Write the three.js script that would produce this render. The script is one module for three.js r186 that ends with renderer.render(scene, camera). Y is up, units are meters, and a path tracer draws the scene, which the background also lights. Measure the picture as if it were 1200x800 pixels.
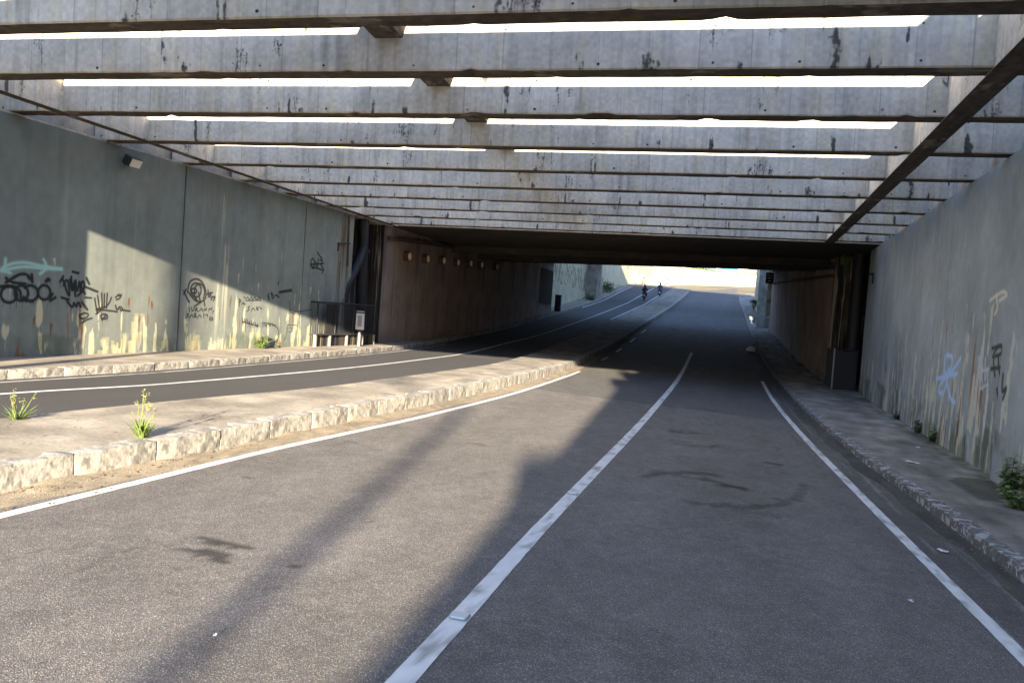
import * as THREE from 'three';
import { mergeGeometries } from 'three/addons/utils/BufferGeometryUtils.js';
import { RoundedBoxGeometry } from 'three/addons/geometries/RoundedBoxGeometry.js';
import { MarchingCubes } from 'three/addons/objects/MarchingCubes.js';

// ---------------------------------------------------------------- camera, sky, sun, exposure
const EYE = 2.1, FOCAL = 867;                        // eye height in metres, focal length in photo pixels (1200 x 800)
const renderer = new THREE.WebGLRenderer({ antialias: true });
renderer.setSize(1024, 682);
renderer.toneMapping = THREE.LinearToneMapping;
renderer.toneMappingExposure = 6.4;
renderer.shadowMap.enabled = true;
const scene = new THREE.Scene();
const camera = new THREE.PerspectiveCamera(2 * Math.atan(400 / FOCAL) * 180 / Math.PI, 1024 / 682, 0.1, 1500);
camera.rotation.order = 'YXZ';
camera.rotation.set(-2.1586 * Math.PI / 180, 17.067 * Math.PI / 180, Math.atan(0.07));
camera.position.set(0, EYE, 0);
scene.add(camera);
camera.updateMatrixWorld();

const SUN = new THREE.Vector3(0.22, 0.225, 1).normalize();   // towards the sun: behind, a little to the right, low
{
  const W = 512, H = 256, d = new Float32Array(W * H * 4), v = new THREE.Vector3();
  for (let j = 0; j < H; j++) for (let i = 0; i < W; i++) {
    const el = ((j + 0.5) / H - 0.5) * Math.PI, az = ((i + 0.5) / W - 0.5) * 2 * Math.PI;
    v.set(Math.cos(el) * Math.cos(az), Math.sin(el), Math.cos(el) * Math.sin(az));
    const h = Math.max(0, Math.sin(el)), f = Math.pow(1 - h, 3);
    const glow = Math.pow(Math.max(0, v.dot(SUN)), 8);
    const k = (j * W + i) * 4;
    d[k] = 0.255 * ((0.29 + 0.46 * f) * (1 + 0.9 * glow));
    d[k + 1] = 0.255 * ((0.50 + 0.40 * f) * (1 + 0.7 * glow));
    d[k + 2] = 0.255 * ((0.98 + 0.12 * f) * (1 + 0.4 * glow));
    d[k + 3] = 1;
  }
  const t = new THREE.DataTexture(d, W, H, THREE.RGBAFormat, THREE.FloatType);
  t.mapping = THREE.EquirectangularReflectionMapping; t.magFilter = t.minFilter = THREE.LinearFilter; t.needsUpdate = true;
  scene.background = t; scene.environment = t;
}
const sun = new THREE.DirectionalLight(new THREE.Color().setRGB(1.0, 0.84, 0.63), 4.8);
sun.position.copy(SUN).multiplyScalar(220).add(new THREE.Vector3(-4, 0, -30));
sun.target.position.set(-4, 0, -30); scene.add(sun, sun.target);
sun.castShadow = true; sun.shadow.mapSize.set(4096, 4096); sun.shadow.radius = 1;
Object.assign(sun.shadow.camera, { left: -60, right: 60, top: 80, bottom: -80, near: 1, far: 500 });

// ---------------------------------------------------------------- helpers
function rng(s) { return () => { s |= 0; s = s + 0x6D2B79F5 | 0; let t = Math.imul(s ^ s >>> 15, 1 | s); t = t + Math.imul(t ^ t >>> 7, 61 | t) ^ t; return ((t ^ t >>> 14) >>> 0) / 4294967296; }; }
function hash(x, y, s) { let h = Math.imul(x, 374761393) + Math.imul(y, 668265263) + Math.imul(s, 2246822519); h = Math.imul(h ^ h >>> 13, 1274126177); return ((h ^ h >>> 16) >>> 0) / 4294967296; }
function noise(x, y, s = 0) {
  const xi = Math.floor(x), yi = Math.floor(y); let u = x - xi, v = y - yi; u = u * u * (3 - 2 * u); v = v * v * (3 - 2 * v);
  const a = hash(xi, yi, s), b = hash(xi + 1, yi, s), c = hash(xi, yi + 1, s), d = hash(xi + 1, yi + 1, s);
  return a + (b - a) * u + (c - a) * v + (a - b - c + d) * u * v;
}
function fbm(x, y, o = 4, s = 0) { let t = 0, a = 0.5, n = 0; for (let i = 0; i < o; i++) { t += a * noise(x, y, s + i * 17); n += a; a *= 0.5; x *= 2.03; y *= 2.03; } return t / n; }
const clamp = (x, a, b) => Math.min(b, Math.max(a, x)), sm = (a, b, x) => { x = clamp((x - a) / (b - a), 0, 1); return x * x * (3 - 2 * x); };
const V = (x, y, z) => new THREE.Vector3(x, y, -z);           // z counts metres ahead of the camera
function rayOf(px, py) { return new THREE.Vector3((px - 600) / FOCAL, -(py - 400) / FOCAL, -1).applyQuaternion(camera.quaternion); }
// the point where the view through a photo pixel meets the vertical wall running from (x0, z0) to (x1, z1)
function onWall(px, py, [x0, z0], [x1, z1]) {
  const d = rayOf(px, py), nx = z1 - z0, nz = -(x1 - x0);
  const t = (nx * x0 + nz * z0) / (nx * d.x + nz * -d.z);
  return { x: d.x * t, y: EYE + d.y * t, z: -d.z * t };
}
function onGround(px, py, f) { const d = rayOf(px, py); let lo = 1, hi = 200; let prev = 1; for (let t = 1.5; t < 200; t += 0.05) { const y = EYE + d.y * t - f(d.x * t, -d.z * t); if (y <= 0) { lo = prev; hi = t; break; } prev = t; } const t = (lo + hi) / 2; return { x: d.x * t, y: EYE + d.y * t, z: -d.z * t }; }
function poly(pts) {                                          // smooth monotone curve x(z)
  const n = pts.length, m = [];
  for (let i = 0; i < n; i++) {
    const a = i > 0 ? (pts[i][1] - pts[i - 1][1]) / (pts[i][0] - pts[i - 1][0]) : null, b = i < n - 1 ? (pts[i + 1][1] - pts[i][1]) / (pts[i + 1][0] - pts[i][0]) : null;
    m.push(a === null ? b : b === null ? a : a * b <= 0 ? 0 : 2 * a * b / (a + b));
  }
  return (z) => {
    let i = 0; while (i < n - 2 && z > pts[i + 1][0]) i++;
    const h = pts[i + 1][0] - pts[i][0], t = clamp((z - pts[i][0]) / h, 0, 1), t2 = t * t, t3 = t2 * t;
    return (2 * t3 - 3 * t2 + 1) * pts[i][1] + (t3 - 2 * t2 + t) * h * m[i] + (-2 * t3 + 3 * t2) * pts[i + 1][1] + (t3 - t2) * h * m[i + 1];
  };
}
const used = {};
function numbered(n) { if (!(n in used)) { used[n] = 0; return n; } used[n]++; return n + '_' + String(used[n]).padStart(3, '0'); }
function shade(o) { o.traverse(m => { if (m.isMesh) { m.castShadow = true; m.receiveShadow = true; } }); return o; }
function mesh(name, geo, mat, parent) { const m = new THREE.Mesh(geo, mat); m.name = name; m.castShadow = m.receiveShadow = true; if (parent) parent.add(m); return m; }
function thing(name, label, category, group) { const g = new THREE.Group(); g.name = numbered(name); g.userData = { label, category }; if (group) g.userData.group = group; scene.add(g); return g; }
function single(name, geo, mat, label, category, group) { const m = mesh(numbered(name), geo, mat, scene); m.userData = { label, category }; if (group) m.userData.group = group; return m; }
function struct(name, geo, mat, label, category) { const m = mesh(numbered(name), geo, mat, scene); m.userData = { kind: 'structure', label, category }; return m; }
function structGroup(name, label, category) { const g = thing(name, label, category); g.userData.kind = 'structure'; return g; }
function quads(P, U, C) {                                     // list of quads -> geometry (flat shaded)
  const g = new THREE.BufferGeometry(), p = [], u = [], c = [];
  P.forEach((q, i) => { for (const k of [0, 1, 2, 0, 2, 3]) { p.push(q[k].x, q[k].y, q[k].z); const w = U ? U[i][k] : [q[k].x, q[k].y]; u.push(w[0], w[1]); if (C) c.push(...C[i]); } });
  g.setAttribute('position', new THREE.Float32BufferAttribute(p, 3)); g.setAttribute('uv', new THREE.Float32BufferAttribute(u, 2));
  if (C) g.setAttribute('color', new THREE.Float32BufferAttribute(c, 3));
  g.computeVertexNormals(); return g;
}
// a sheet over z0..z1 between the curves xa and xb at height yf(x, z); uv in metres
function sheet(xa, xb, yf, zs, nx, colour) {
  const g = new THREE.BufferGeometry(), p = [], u = [], c = [], idx = [];
  zs.forEach((z) => { const a = xa(z), b = xb(z); for (let i = 0; i <= nx; i++) { const x = a + (b - a) * i / nx; p.push(x, yf(x, z, i / nx), -z); u.push(x, z); if (colour) c.push(...colour(x, z, i / nx)); } });
  for (let j = 0; j < zs.length - 1; j++) for (let i = 0; i < nx; i++) { const k = j * (nx + 1) + i; idx.push(k, k + 1, k + nx + 2, k, k + nx + 2, k + nx + 1); }
  g.setAttribute('position', new THREE.Float32BufferAttribute(p, 3)); g.setAttribute('uv', new THREE.Float32BufferAttribute(u, 2));
  if (colour) g.setAttribute('color', new THREE.Float32BufferAttribute(c, 3));
  g.setIndex(idx); g.computeVertexNormals(); return g;
}
function range(a, b, s) { const o = []; for (let z = a; z < b - 1e-6; z += typeof s === 'function' ? s(z) : s) o.push(z); o.push(b); return o; }
// an upright block whose footprint is a polygon of [x, z]; bottom and top given as functions or numbers; uv in metres
function block(foot, y0, y1) {
  const f0 = typeof y0 === 'function' ? y0 : () => y0, f1 = typeof y1 === 'function' ? y1 : () => y1, P = [], U = []; let s = 0;
  const area = foot.reduce((t, a, i) => { const b = foot[(i + 1) % foot.length]; return t + a[0] * b[1] - b[0] * a[1]; }, 0);
  const F = area > 0 ? foot : foot.slice().reverse();
  F.forEach((a, i) => { const b = F[(i + 1) % F.length], L = Math.hypot(b[0] - a[0], b[1] - a[1]);
    P.push([V(a[0], f0(...a), a[1]), V(b[0], f0(...b), b[1]), V(b[0], f1(...b), b[1]), V(a[0], f1(...a), a[1])]);
    U.push([[s, f0(...a)], [s + L, f0(...b)], [s + L, f1(...b)], [s, f1(...a)]]); s += L; });
  const parts = [quads(P, U)];
  for (const [f, up] of [[f1, true], [f0, false]]) {
    const tris = THREE.ShapeUtils.triangulateShape(F.map(a => new THREE.Vector2(a[0], a[1])), []), g = new THREE.BufferGeometry(), p = [], u = [];
    for (const t of tris) for (const k of up ? t : t.slice().reverse()) { p.push(F[k][0], f(...F[k]), -F[k][1]); u.push(F[k][0], F[k][1]); }
    g.setAttribute('position', new THREE.Float32BufferAttribute(p, 3)); g.setAttribute('uv', new THREE.Float32BufferAttribute(u, 2)); g.computeVertexNormals(); parts.push(g);
  }
  return mergeGeometries(parts);
}
function bar(a, b, r, n = 8) { const d = b.clone().sub(a), g = new THREE.CylinderGeometry(r, r, d.length(), n); g.applyQuaternion(new THREE.Quaternion().setFromUnitVectors(new THREE.Vector3(0, 1, 0), d.normalize())); g.translate((a.x + b.x) / 2, (a.y + b.y) / 2, (a.z + b.z) / 2); return g; }
function boxAt(x, y, z, w, h, d) { const g = new THREE.BoxGeometry(w, h, d); g.translate(x, y, -z); return g; }

// ---------------------------------------------------------------- textures
function canvasOf(w, h) { const c = document.createElement('canvas'); c.width = w; c.height = h; return c; }
function texOf(c, srgb, repeat) { const t = new THREE.CanvasTexture(c); if (srgb) t.colorSpace = THREE.SRGBColorSpace; if (repeat) { t.wrapS = t.wrapT = THREE.RepeatWrapping; t.repeat.set(repeat[0], repeat[1]); } t.anisotropy = 8; return t; }
function paint(c, fn) { const x = c.getContext('2d'), im = x.getImageData(0, 0, c.width, c.height), d = im.data; for (let j = 0; j < c.height; j++) for (let i = 0; i < c.width; i++) { const k = (j * c.width + i) * 4, q = fn(i, j); d[k] = q[0]; d[k + 1] = q[1]; d[k + 2] = q[2]; d[k + 3] = 255; } x.putImageData(im, 0, 0); return c; }
// aggregate: thousands of small stones pressed into bitumen, wrapping round
function aggregate(size, count, seed, lo, hi, rmin, rmax) {
  const c = canvasOf(size, size), x = c.getContext('2d'), R = rng(seed), b = canvasOf(size, size), y = b.getContext('2d');
  x.fillStyle = `rgb(${lo},${lo},${lo})`; x.fillRect(0, 0, size, size); y.fillStyle = '#3a3a3a'; y.fillRect(0, 0, size, size);
  for (let i = 0; i < count; i++) {
    const px = R() * size, py = R() * size, r = rmin + (rmax - rmin) * R() * R(), t = R(), g = lo + (hi - lo) * t * t + 10 * R(), warm = R() * 14, hgt = 90 + R() * 165, a = R() * 3.14, q = 0.55 + 0.45 * R();
    for (const ox of [-size, 0, size]) for (const oy of [-size, 0, size]) {
      if (px + ox < -r || px + ox > size + r || py + oy < -r || py + oy > size + r) continue;
      x.fillStyle = `rgb(${g + warm | 0},${g + warm * 0.5 | 0},${g | 0})`; x.beginPath(); x.ellipse(px + ox, py + oy, r, r * q, a, 0, 6.3); x.fill();
      y.fillStyle = `rgb(${hgt | 0},${hgt | 0},${hgt | 0})`; y.beginPath(); y.ellipse(px + ox, py + oy, r * 0.9, r * q * 0.9, a, 0, 6.3); y.fill();
    }
  }
  return [c, b];
}
const [aggC, aggB] = aggregate(1024, 80000, 5, 128, 244, 1.0, 3.6);
const aggMap = texOf(aggC, true, [1 / 1.7, 1 / 1.7]), aggBump = texOf(aggB, false, [1 / 1.7, 1 / 1.7]);
const [fineC, fineB] = aggregate(512, 26000, 9, 150, 225, 0.8, 2.2);
const fineMap = texOf(fineC, true, [1 / 1.1, 1 / 1.1]), fineBump = texOf(fineB, false, [1 / 1.1, 1 / 1.1]);
const wrapN = (x, y, n, s) => {                               // tileable fbm over n cells
  let t = 0, a = 0.5, k = 0; for (let o = 0; o < 5; o++) { const m = n << o, X = x * m, Y = y * m, xi = Math.floor(X), yi = Math.floor(Y); let u = X - xi, v = Y - yi; u = u * u * (3 - 2 * u); v = v * v * (3 - 2 * v); const H = (p, q) => hash(((p % m) + m) % m, ((q % m) + m) % m, s + o); const A = H(xi, yi), B = H(xi + 1, yi), C = H(xi, yi + 1), D = H(xi + 1, yi + 1); t += a * (A + (B - A) * u + (C - A) * v + (A - B - C + D) * u * v); k += a; a *= 0.55; } return t / k; };
// weathered cast concrete, 3 m a tile
const concC = paint(canvasOf(1024, 1024), (i, j) => { const u = i / 1024, v = j / 1024, n = wrapN(u, v, 4, 3), f = hash(i, j, 7), g = wrapN(u, v, 60, 8); let k = 172 + (n - 0.5) * 120 + (f - 0.5) * 22 + (g - 0.5) * 46; if (g > 0.68 && f > 0.4) k -= 38; return [k + 3, k, k - 6]; });
const concB = paint(canvasOf(1024, 1024), (i, j) => { const u = i / 1024, v = j / 1024, k = 120 + (wrapN(u, v, 40, 18) - 0.5) * 160 + (hash(i, j, 5) - 0.5) * 40; return [k, k, k]; });
const concMap = texOf(concC, true, [1 / 3, 1 / 3]), concBump = texOf(concB, false, [1 / 3, 1 / 3]);
const std = (o) => new THREE.MeshStandardMaterial({ roughness: 0.9, metalness: 0, ...o });
const lin = (r, g, b) => new THREE.Color().setRGB(r, g, b);

const M = {
  darkConcrete: std({ map: concMap, bumpMap: concBump, bumpScale: 0.005, color: lin(0.09, 0.075, 0.065) }),  // the concrete map tinted to a much darker brown
  road: std({ map: aggMap, bumpMap: aggBump, bumpScale: 0.006, vertexColors: true, roughness: 0.86 }),
  roadL: std({ map: fineMap, bumpMap: fineBump, bumpScale: 0.003, vertexColors: true, roughness: 0.88 }),
  paving: std({ map: concMap, bumpMap: concBump, bumpScale: 0.006, vertexColors: true, roughness: 0.93 }),
  concrete: std({ map: concMap, bumpMap: concBump, bumpScale: 0.004, color: lin(0.72, 0.7, 0.66) }),
  dirt: std({ map: fineMap, bumpMap: fineBump, bumpScale: 0.01, vertexColors: true, roughness: 1 }),
  steelDark: std({ color: lin(0.025, 0.026, 0.028), roughness: 0.8, metalness: 0 }),
  rust: std({ color: lin(0.09, 0.045, 0.025), roughness: 0.9 }),
  pipe: std({ color: lin(0.014, 0.014, 0.016), roughness: 0.6 }),
  white: std({ color: lin(0.7, 0.7, 0.68), roughness: 0.6 }),
};

// ---------------------------------------------------------------- the alignment: every line of the road as a curve x(z)
const grade = (z) => z < 24 ? 0 : z < 45 ? 0.08 / 42 * (z - 24) ** 2 : z < 80 ? 0.84 + 0.08 * (z - 45) : 3.64 + 0.10 * (z - 80);
const rLine = poly([[-80, 2.35], [0, 2.33], [3, 2.28], [6.2, 2.12], [8, 2.0], [11.8, 1.76], [17.2, 1.45], [24, 1.2], [32.7, 1.0], [45, 0.72], [60, 0.3]]);
const rKerb = poly([[-80, 3.05], [0, 3.02], [5, 2.92], [8, 2.75], [10.5, 2.58], [15, 2.22], [20, 2.0], [29, 1.76], [43.9, 1.21], [53, 0.91], [81.5, 0.21], [114, -0.6], [122, 0.6], [130, 8], [136, 16]]);
const mid = poly([[-80, -1.6], [0, -1.62], [3.7, -1.66], [7.3, -1.74], [13.7, -1.8], [21.7, -1.95], [41, -2.45], [60, -3]]);
const lLine = poly([[-80, -5.9], [0, -5.85], [4.6, -5.75], [8, -5.68], [10.2, -5.54], [12.3, -5.4], [17.5, -5.28], [24, -5.45], [31.6, -5.8], [45, -6.2], [57, -6.5], [105, -7.2]]);
const mKerb = poly([[-80, -6.4], [0, -6.3], [5, -6.2], [7, -6.06], [10.5, -5.94], [15, -5.76], [18.7, -5.7], [25, -5.88], [34.5, -6.35], [57.6, -6.8], [105, -7.45], [117, -7.7], [124, -4.6], [135, -1.5], [136, -1.2]]);
const mFar = poly([[-80, -8.2], [0, -8.1], [6.6, -7.95], [8.7, -7.75], [12.5, -7.27], [20, -7.2], [28, -7.9], [37.4, -8.7], [66, -9.4], [96, -10], [125, -10.6]]);
const llMid = poly([[-80, -10.4], [0, -10.2], [7.9, -9.98], [10.7, -9.6], [16.4, -9.43], [23.8, -9.75], [35.3, -10.75], [57, -11.1], [90, -12.1], [118, -13]]);
const lKerb = poly([[-80, -11.6], [0, -11.45], [8.5, -11.2], [11.7, -11.05], [19, -11.35], [24, -11.75], [35.5, -13.05], [55, -13.7], [76.7, -14.6], [102, -15.9], [120, -16.6]]);
const yR = (x, z) => -0.05 - 0.03 * x + grade(z);
const yRs = (x, z) => 0.02 + grade(z) + 0.01 * (x - rKerb(z));
const yM = (x, z) => { const a = mKerb(Math.min(z, 117)), b = mFar(z); return 0.42 + 0.08 * clamp((a - x) / (a - b), 0, 1) + grade(z); };
const yL = (x, z) => 0.40 - 0.03 * (x + 8.5) + grade(z);
const yLs = (x, z) => yL(lKerb(z), z) + 0.15 + 0.03 * clamp(lKerb(z) - x, 0, 3);

// ---------------------------------------------------------------- ground
const stains = [];   // [x, z, half length across, half length along, strength] dark spots on the asphalt, from the photograph
for (const [px, py, a, b, s] of [[262, 636, 0.3, 0.075, 0.55], [245, 650, 0.22, 0.085, 0.6], [255, 659, 0.12, 0.045, 0.55], [345, 664, 0.05, 0.03, 0.5], [432, 612, 0.05, 0.03, 0.4], [290, 560, 0.06, 0.03, 0.4], [12, 751, 0.03, 0.02, 0.7], [560, 520, 0.25, 0.06, 0.3],
  [905, 543, 0.3, 0.09, 0.5], [930, 546, 0.14, 0.06, 0.4], [855, 570, 0.3, 0.09, 0.4], [790, 556, 0.5, 0.1, 0.25], [915, 585, 0.12, 0.06, 0.35], [800, 505, 0.5, 0.2, 0.2], [880, 600, 0.5, 0.12, 0.2], [830, 480, 0.6, 0.3, 0.2]]) { const p = onGround(px, py, yR); stains.push([p.x, p.z, a, b, s]); }
for (const path of [[[755, 558], [775, 555], [800, 553], [825, 555], [848, 558]], [[825, 561], [845, 566], [862, 571], [880, 575]], [[942, 568], [938, 582], [915, 592], [885, 594], [850, 592], [800, 588]], [[785, 505], [800, 507], [815, 508]], [[795, 520], [830, 524], [845, 521]]])   // curved tyre marks
  for (let i = 0; i < path.length - 1; i++) for (let t = 0; t < 1; t += 0.2) { const p = onGround(path[i][0] + (path[i + 1][0] - path[i][0]) * t, path[i][1] + (path[i + 1][1] - path[i][1]) * t, yR); stains.push([p.x, p.z, 0.09, 0.13, 0.22]); }
function roadColour(x, z) {
  let k = 0.92 + 0.34 * (fbm(x * 0.9, z * 0.35, 4, 2) - 0.5) + 0.34 * (fbm(x * 3, z * 2.2, 3, 5) - 0.5) + 0.3 * (noise(x * 14, z * 14, 6) - 0.5);
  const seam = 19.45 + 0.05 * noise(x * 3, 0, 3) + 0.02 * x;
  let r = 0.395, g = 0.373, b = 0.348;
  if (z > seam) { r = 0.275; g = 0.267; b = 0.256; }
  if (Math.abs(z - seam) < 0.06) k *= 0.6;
  for (const [sx, sz, a, c, s] of stains) { const dx = (x - sx) / a, dz = (z - sz) / c; if (dx * dx + dz * dz < 4) { const e = Math.sqrt(dx * dx + dz * dz) + 1.3 * (fbm(x * 9, z * 9, 3, 11) - 0.5); k *= 1 - Math.min(0.8, s * 1.45) * sm(1.0, 0.8, e); } }
  for (const w of [-3.0, -4.6, 1.1, -0.75]) { const d = (x - w - (mid(Math.min(z, 60)) + 1.7)) / 0.28; k *= 1 + 0.07 * Math.exp(-d * d) * (0.4 + fbm(x * 2, z * 0.25, 3, 51)); }
  if (z > 2 && z < 30) { const c1 = Math.abs(fbm(x * 0.55 + 3, z * 0.4, 5, 53) - 0.5), c2 = fbm(x * 0.3, z * 0.3, 2, 54); if (c1 < 0.0045 && c2 > 0.55) k *= 0.68; const t = fbm(x * 5, z * 5, 2, 55); if (t > 0.86) k *= 0.8; }
  const ed = rLine(Math.min(z, 60)) - x; if (ed < 0) { const lane = fbm(x * 13 + 0.4 * z, z * 0.16, 4, 21), pale = sm(0.58, 0.66, lane); k *= 0.6 + 0.35 * fbm(x * 7, z * 1.4, 4, 22) + 0.75 * pale; r *= 0.97; }
  const lost = mKerb(Math.min(z, 117)) + 0.55 - x;
  if (lost > 0 && z < 34) { const q = sm(0, 0.35, lost + 0.25 * (fbm(x * 5, z * 2, 3, 31) - 0.5)); r += q * 0.1; g += q * 0.07; b += q * 0.03; }
  return [r * k, g * k, b * k];
}
const zsRoad = range(-80, 136, (z) => z < 1 ? 3 : z < 13 ? 0.07 : z < 32 ? 0.16 : 1);
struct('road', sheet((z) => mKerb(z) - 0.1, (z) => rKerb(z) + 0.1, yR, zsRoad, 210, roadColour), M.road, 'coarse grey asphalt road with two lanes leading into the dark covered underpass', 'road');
struct('road', sheet((z) => lKerb(z) - 0.1, (z) => mFar(z) + 0.1, yL, range(-80, 120, (z) => z < 1 ? 4 : 0.4), 30, (x, z) => { const k = 0.92 + 0.3 * (fbm(x * 1.2, z * 0.3, 4, 42) - 0.5) + 0.16 * (fbm(x * 6, z * 4, 2, 43) - 0.5); const far = z > 25 ? 1.35 : 1; return [0.115 * k * far, 0.113 * k * far, 0.11 * k * far]; }), M.roadL, 'dark smooth asphalt road beyond the concrete median, curving to the tunnel', 'road');

struct('ground', sheet(() => -19, () => 6, (x, z) => grade(z) - 0.75, range(-80, 150, 2), 2, () => [0.3, 0.26, 0.2]), M.dirt, 'bare earth bed under the roads and sidewalks of the cutting', 'ground');
// painted lines: thin sheets with worn, ragged edges
const paintMat = std({ bumpMap: fineBump, bumpScale: 0.003, vertexColors: true, roughness: 0.7 });
function lineSheet(c, yf, z0, z1, w, up, worn, base = 0.58) {
  const zs = range(z0, z1, (z) => z < 14 ? 0.08 : 0.3), g = new THREE.BufferGeometry(), p = [], u = [], col = [], idx = [];
  zs.forEach((z) => { for (let i = 0; i <= 6; i++) { const e = i === 0 || i === 6 ? 0.006 * (noise(z * 9, i, 3) - 0.5) : 0; const x = c(z) + (i / 6 - 0.5) * w + e; p.push(x, yf(x, z) + up, -z); u.push(x, z); const k = base * (1 - worn * sm(0.48, 0.8, fbm(x * 12, z * 5, 4, 61))) * (0.9 + 0.2 * noise(x * 30, z * 30, 9)); col.push(k, k * 0.99, k * 0.95); } });
  for (let j = 0; j < zs.length - 1; j++) for (let i = 0; i < 6; i++) { const k = j * 7 + i; idx.push(k, k + 1, k + 8, k, k + 8, k + 7); }
  g.setAttribute('position', new THREE.Float32BufferAttribute(p, 3)); g.setAttribute('uv', new THREE.Float32BufferAttribute(u, 2)); g.setAttribute('color', new THREE.Float32BufferAttribute(col, 3)); g.setIndex(idx); g.computeVertexNormals(); return g;
}
struct('lane_marking', lineSheet(mid, yR, -20, 42, 0.15, 0.005, 0.55), paintMat, 'continuous white centre line with road studs down the coarse asphalt road', 'lane marking');
struct('lane_marking', lineSheet(rLine, yR, -20, 32, 0.13, 0.005, 0.6), paintMat, 'white edge line beside the gutter of the right-hand sidewalk', 'lane marking');
struct('lane_marking', lineSheet(lLine, yR, -20, 27, 0.13, 0.005, 0.3), paintMat, 'white edge line along the sandy foot of the median kerb', 'lane marking');
struct('lane_marking', mergeGeometries([[33, 35], [38, 40], [44, 46.5], [50, 53]].map(([a, b]) => lineSheet(lLine, yR, a, b, 0.12, 0.005, 0.5))), paintMat, 'worn remains of white edge line beside the median inside the tunnel', 'lane marking');
struct('lane_marking', lineSheet(llMid, yL, -20, 112, 0.11, 0.005, 0.35), paintMat, 'thin white line down the middle of the dark asphalt road', 'lane marking');
struct('lane_marking', lineSheet((z) => lKerb(z) + 0.28, yL, -20, 30, 0.08, 0.005, 0.6, 0.4), paintMat, 'faint white edge line at the foot of the far sidewalk kerb', 'lane marking');
struct('lane_marking', lineSheet((z) => lKerb(z) + 0.3, yL, 66, 112, 0.14, 0.005, 0.4), paintMat, 'white edge line beside the kerb of the far ramp', 'lane marking');
struct('lane_marking', lineSheet((z) => mFar(z) - 0.3, yL, 56, 100, 0.12, 0.005, 0.5), paintMat, 'white edge line along the far end of the median on the ramp', 'lane marking');

// median, sidewalks
const medianG = structGroup('median', 'pale raised concrete median between the two roads with whitewashed kerb stones', 'median');
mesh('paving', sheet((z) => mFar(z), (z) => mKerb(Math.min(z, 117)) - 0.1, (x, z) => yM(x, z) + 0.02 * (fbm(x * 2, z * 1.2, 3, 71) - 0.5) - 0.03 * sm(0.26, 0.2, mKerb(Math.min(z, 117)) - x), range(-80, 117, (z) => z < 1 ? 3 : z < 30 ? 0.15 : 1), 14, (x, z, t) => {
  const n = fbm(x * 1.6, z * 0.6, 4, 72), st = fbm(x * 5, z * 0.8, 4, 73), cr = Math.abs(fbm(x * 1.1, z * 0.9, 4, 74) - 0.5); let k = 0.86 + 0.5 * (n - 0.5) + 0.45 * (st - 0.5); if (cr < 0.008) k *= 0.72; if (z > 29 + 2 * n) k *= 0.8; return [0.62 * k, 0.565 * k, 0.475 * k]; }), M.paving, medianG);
const kerbSide = (f, ya, yb, z0, z1, n) => { const P = [], U = []; const zs = range(z0, z1, n); for (let i = 0; i < zs.length - 1; i++) { const a = zs[i], b = zs[i + 1]; P.push([V(f(a), ya(f(a), a), a), V(f(b), ya(f(b), b), b), V(f(b), yb(f(b), b), b), V(f(a), yb(f(a), a), a)]); U.push([[a, 0], [b, 0], [b, 0.3], [a, 0.3]]); } return quads(P, U); };
mesh('far_kerb_face', kerbSide(mFar, (x, z) => yL(x, z) - 0.1, yM, -80, 117, 1), M.concrete, medianG);

// kerb stones: cracked, rounded, limewashed long ago
const kerbTex = [0, 1, 2].map((s) => paint(canvasOf(512, 256), (i, j) => {
  const x = i / 512 * 1.0, y = j / 256 * 0.5, n = fbm(x * 5, y * 7, 5, 300 + s), f = fbm(x * 26, y * 26, 3, 310 + s), g = hash(i, j, s), low = fbm(x * 14, y * 9, 4, 320 + s);
  let r = 160, gg = 156, b = 146; const worn = 0.7 * sm(0.47, 0.66, n + 0.45 * (f - 0.5)); r += (116 - r) * worn; gg += (113 - gg) * worn; b += (106 - b) * worn;
  const mold = sm(0.56, 0.74, low + 0.5 * (f - 0.5)) * 0.42; r += (70 - r) * mold; gg += (68 - gg) * mold; b += (63 - b) * mold;
  const q = (g - 0.5) * 24 + (f - 0.5) * 30; return [r + q, gg + q, b + q]; }));
const kerbBump = texOf(paint(canvasOf(512, 256), (i, j) => { const k = 128 + 200 * (fbm(i / 40, j / 40, 5, 333) - 0.5); return [k, k, k]; }), false);
const kerbMats = kerbTex.map((c) => std({ map: texOf(c, true, [1, 1]), bumpMap: kerbBump, bumpScale: 0.012, roughness: 0.95 }));
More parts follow.
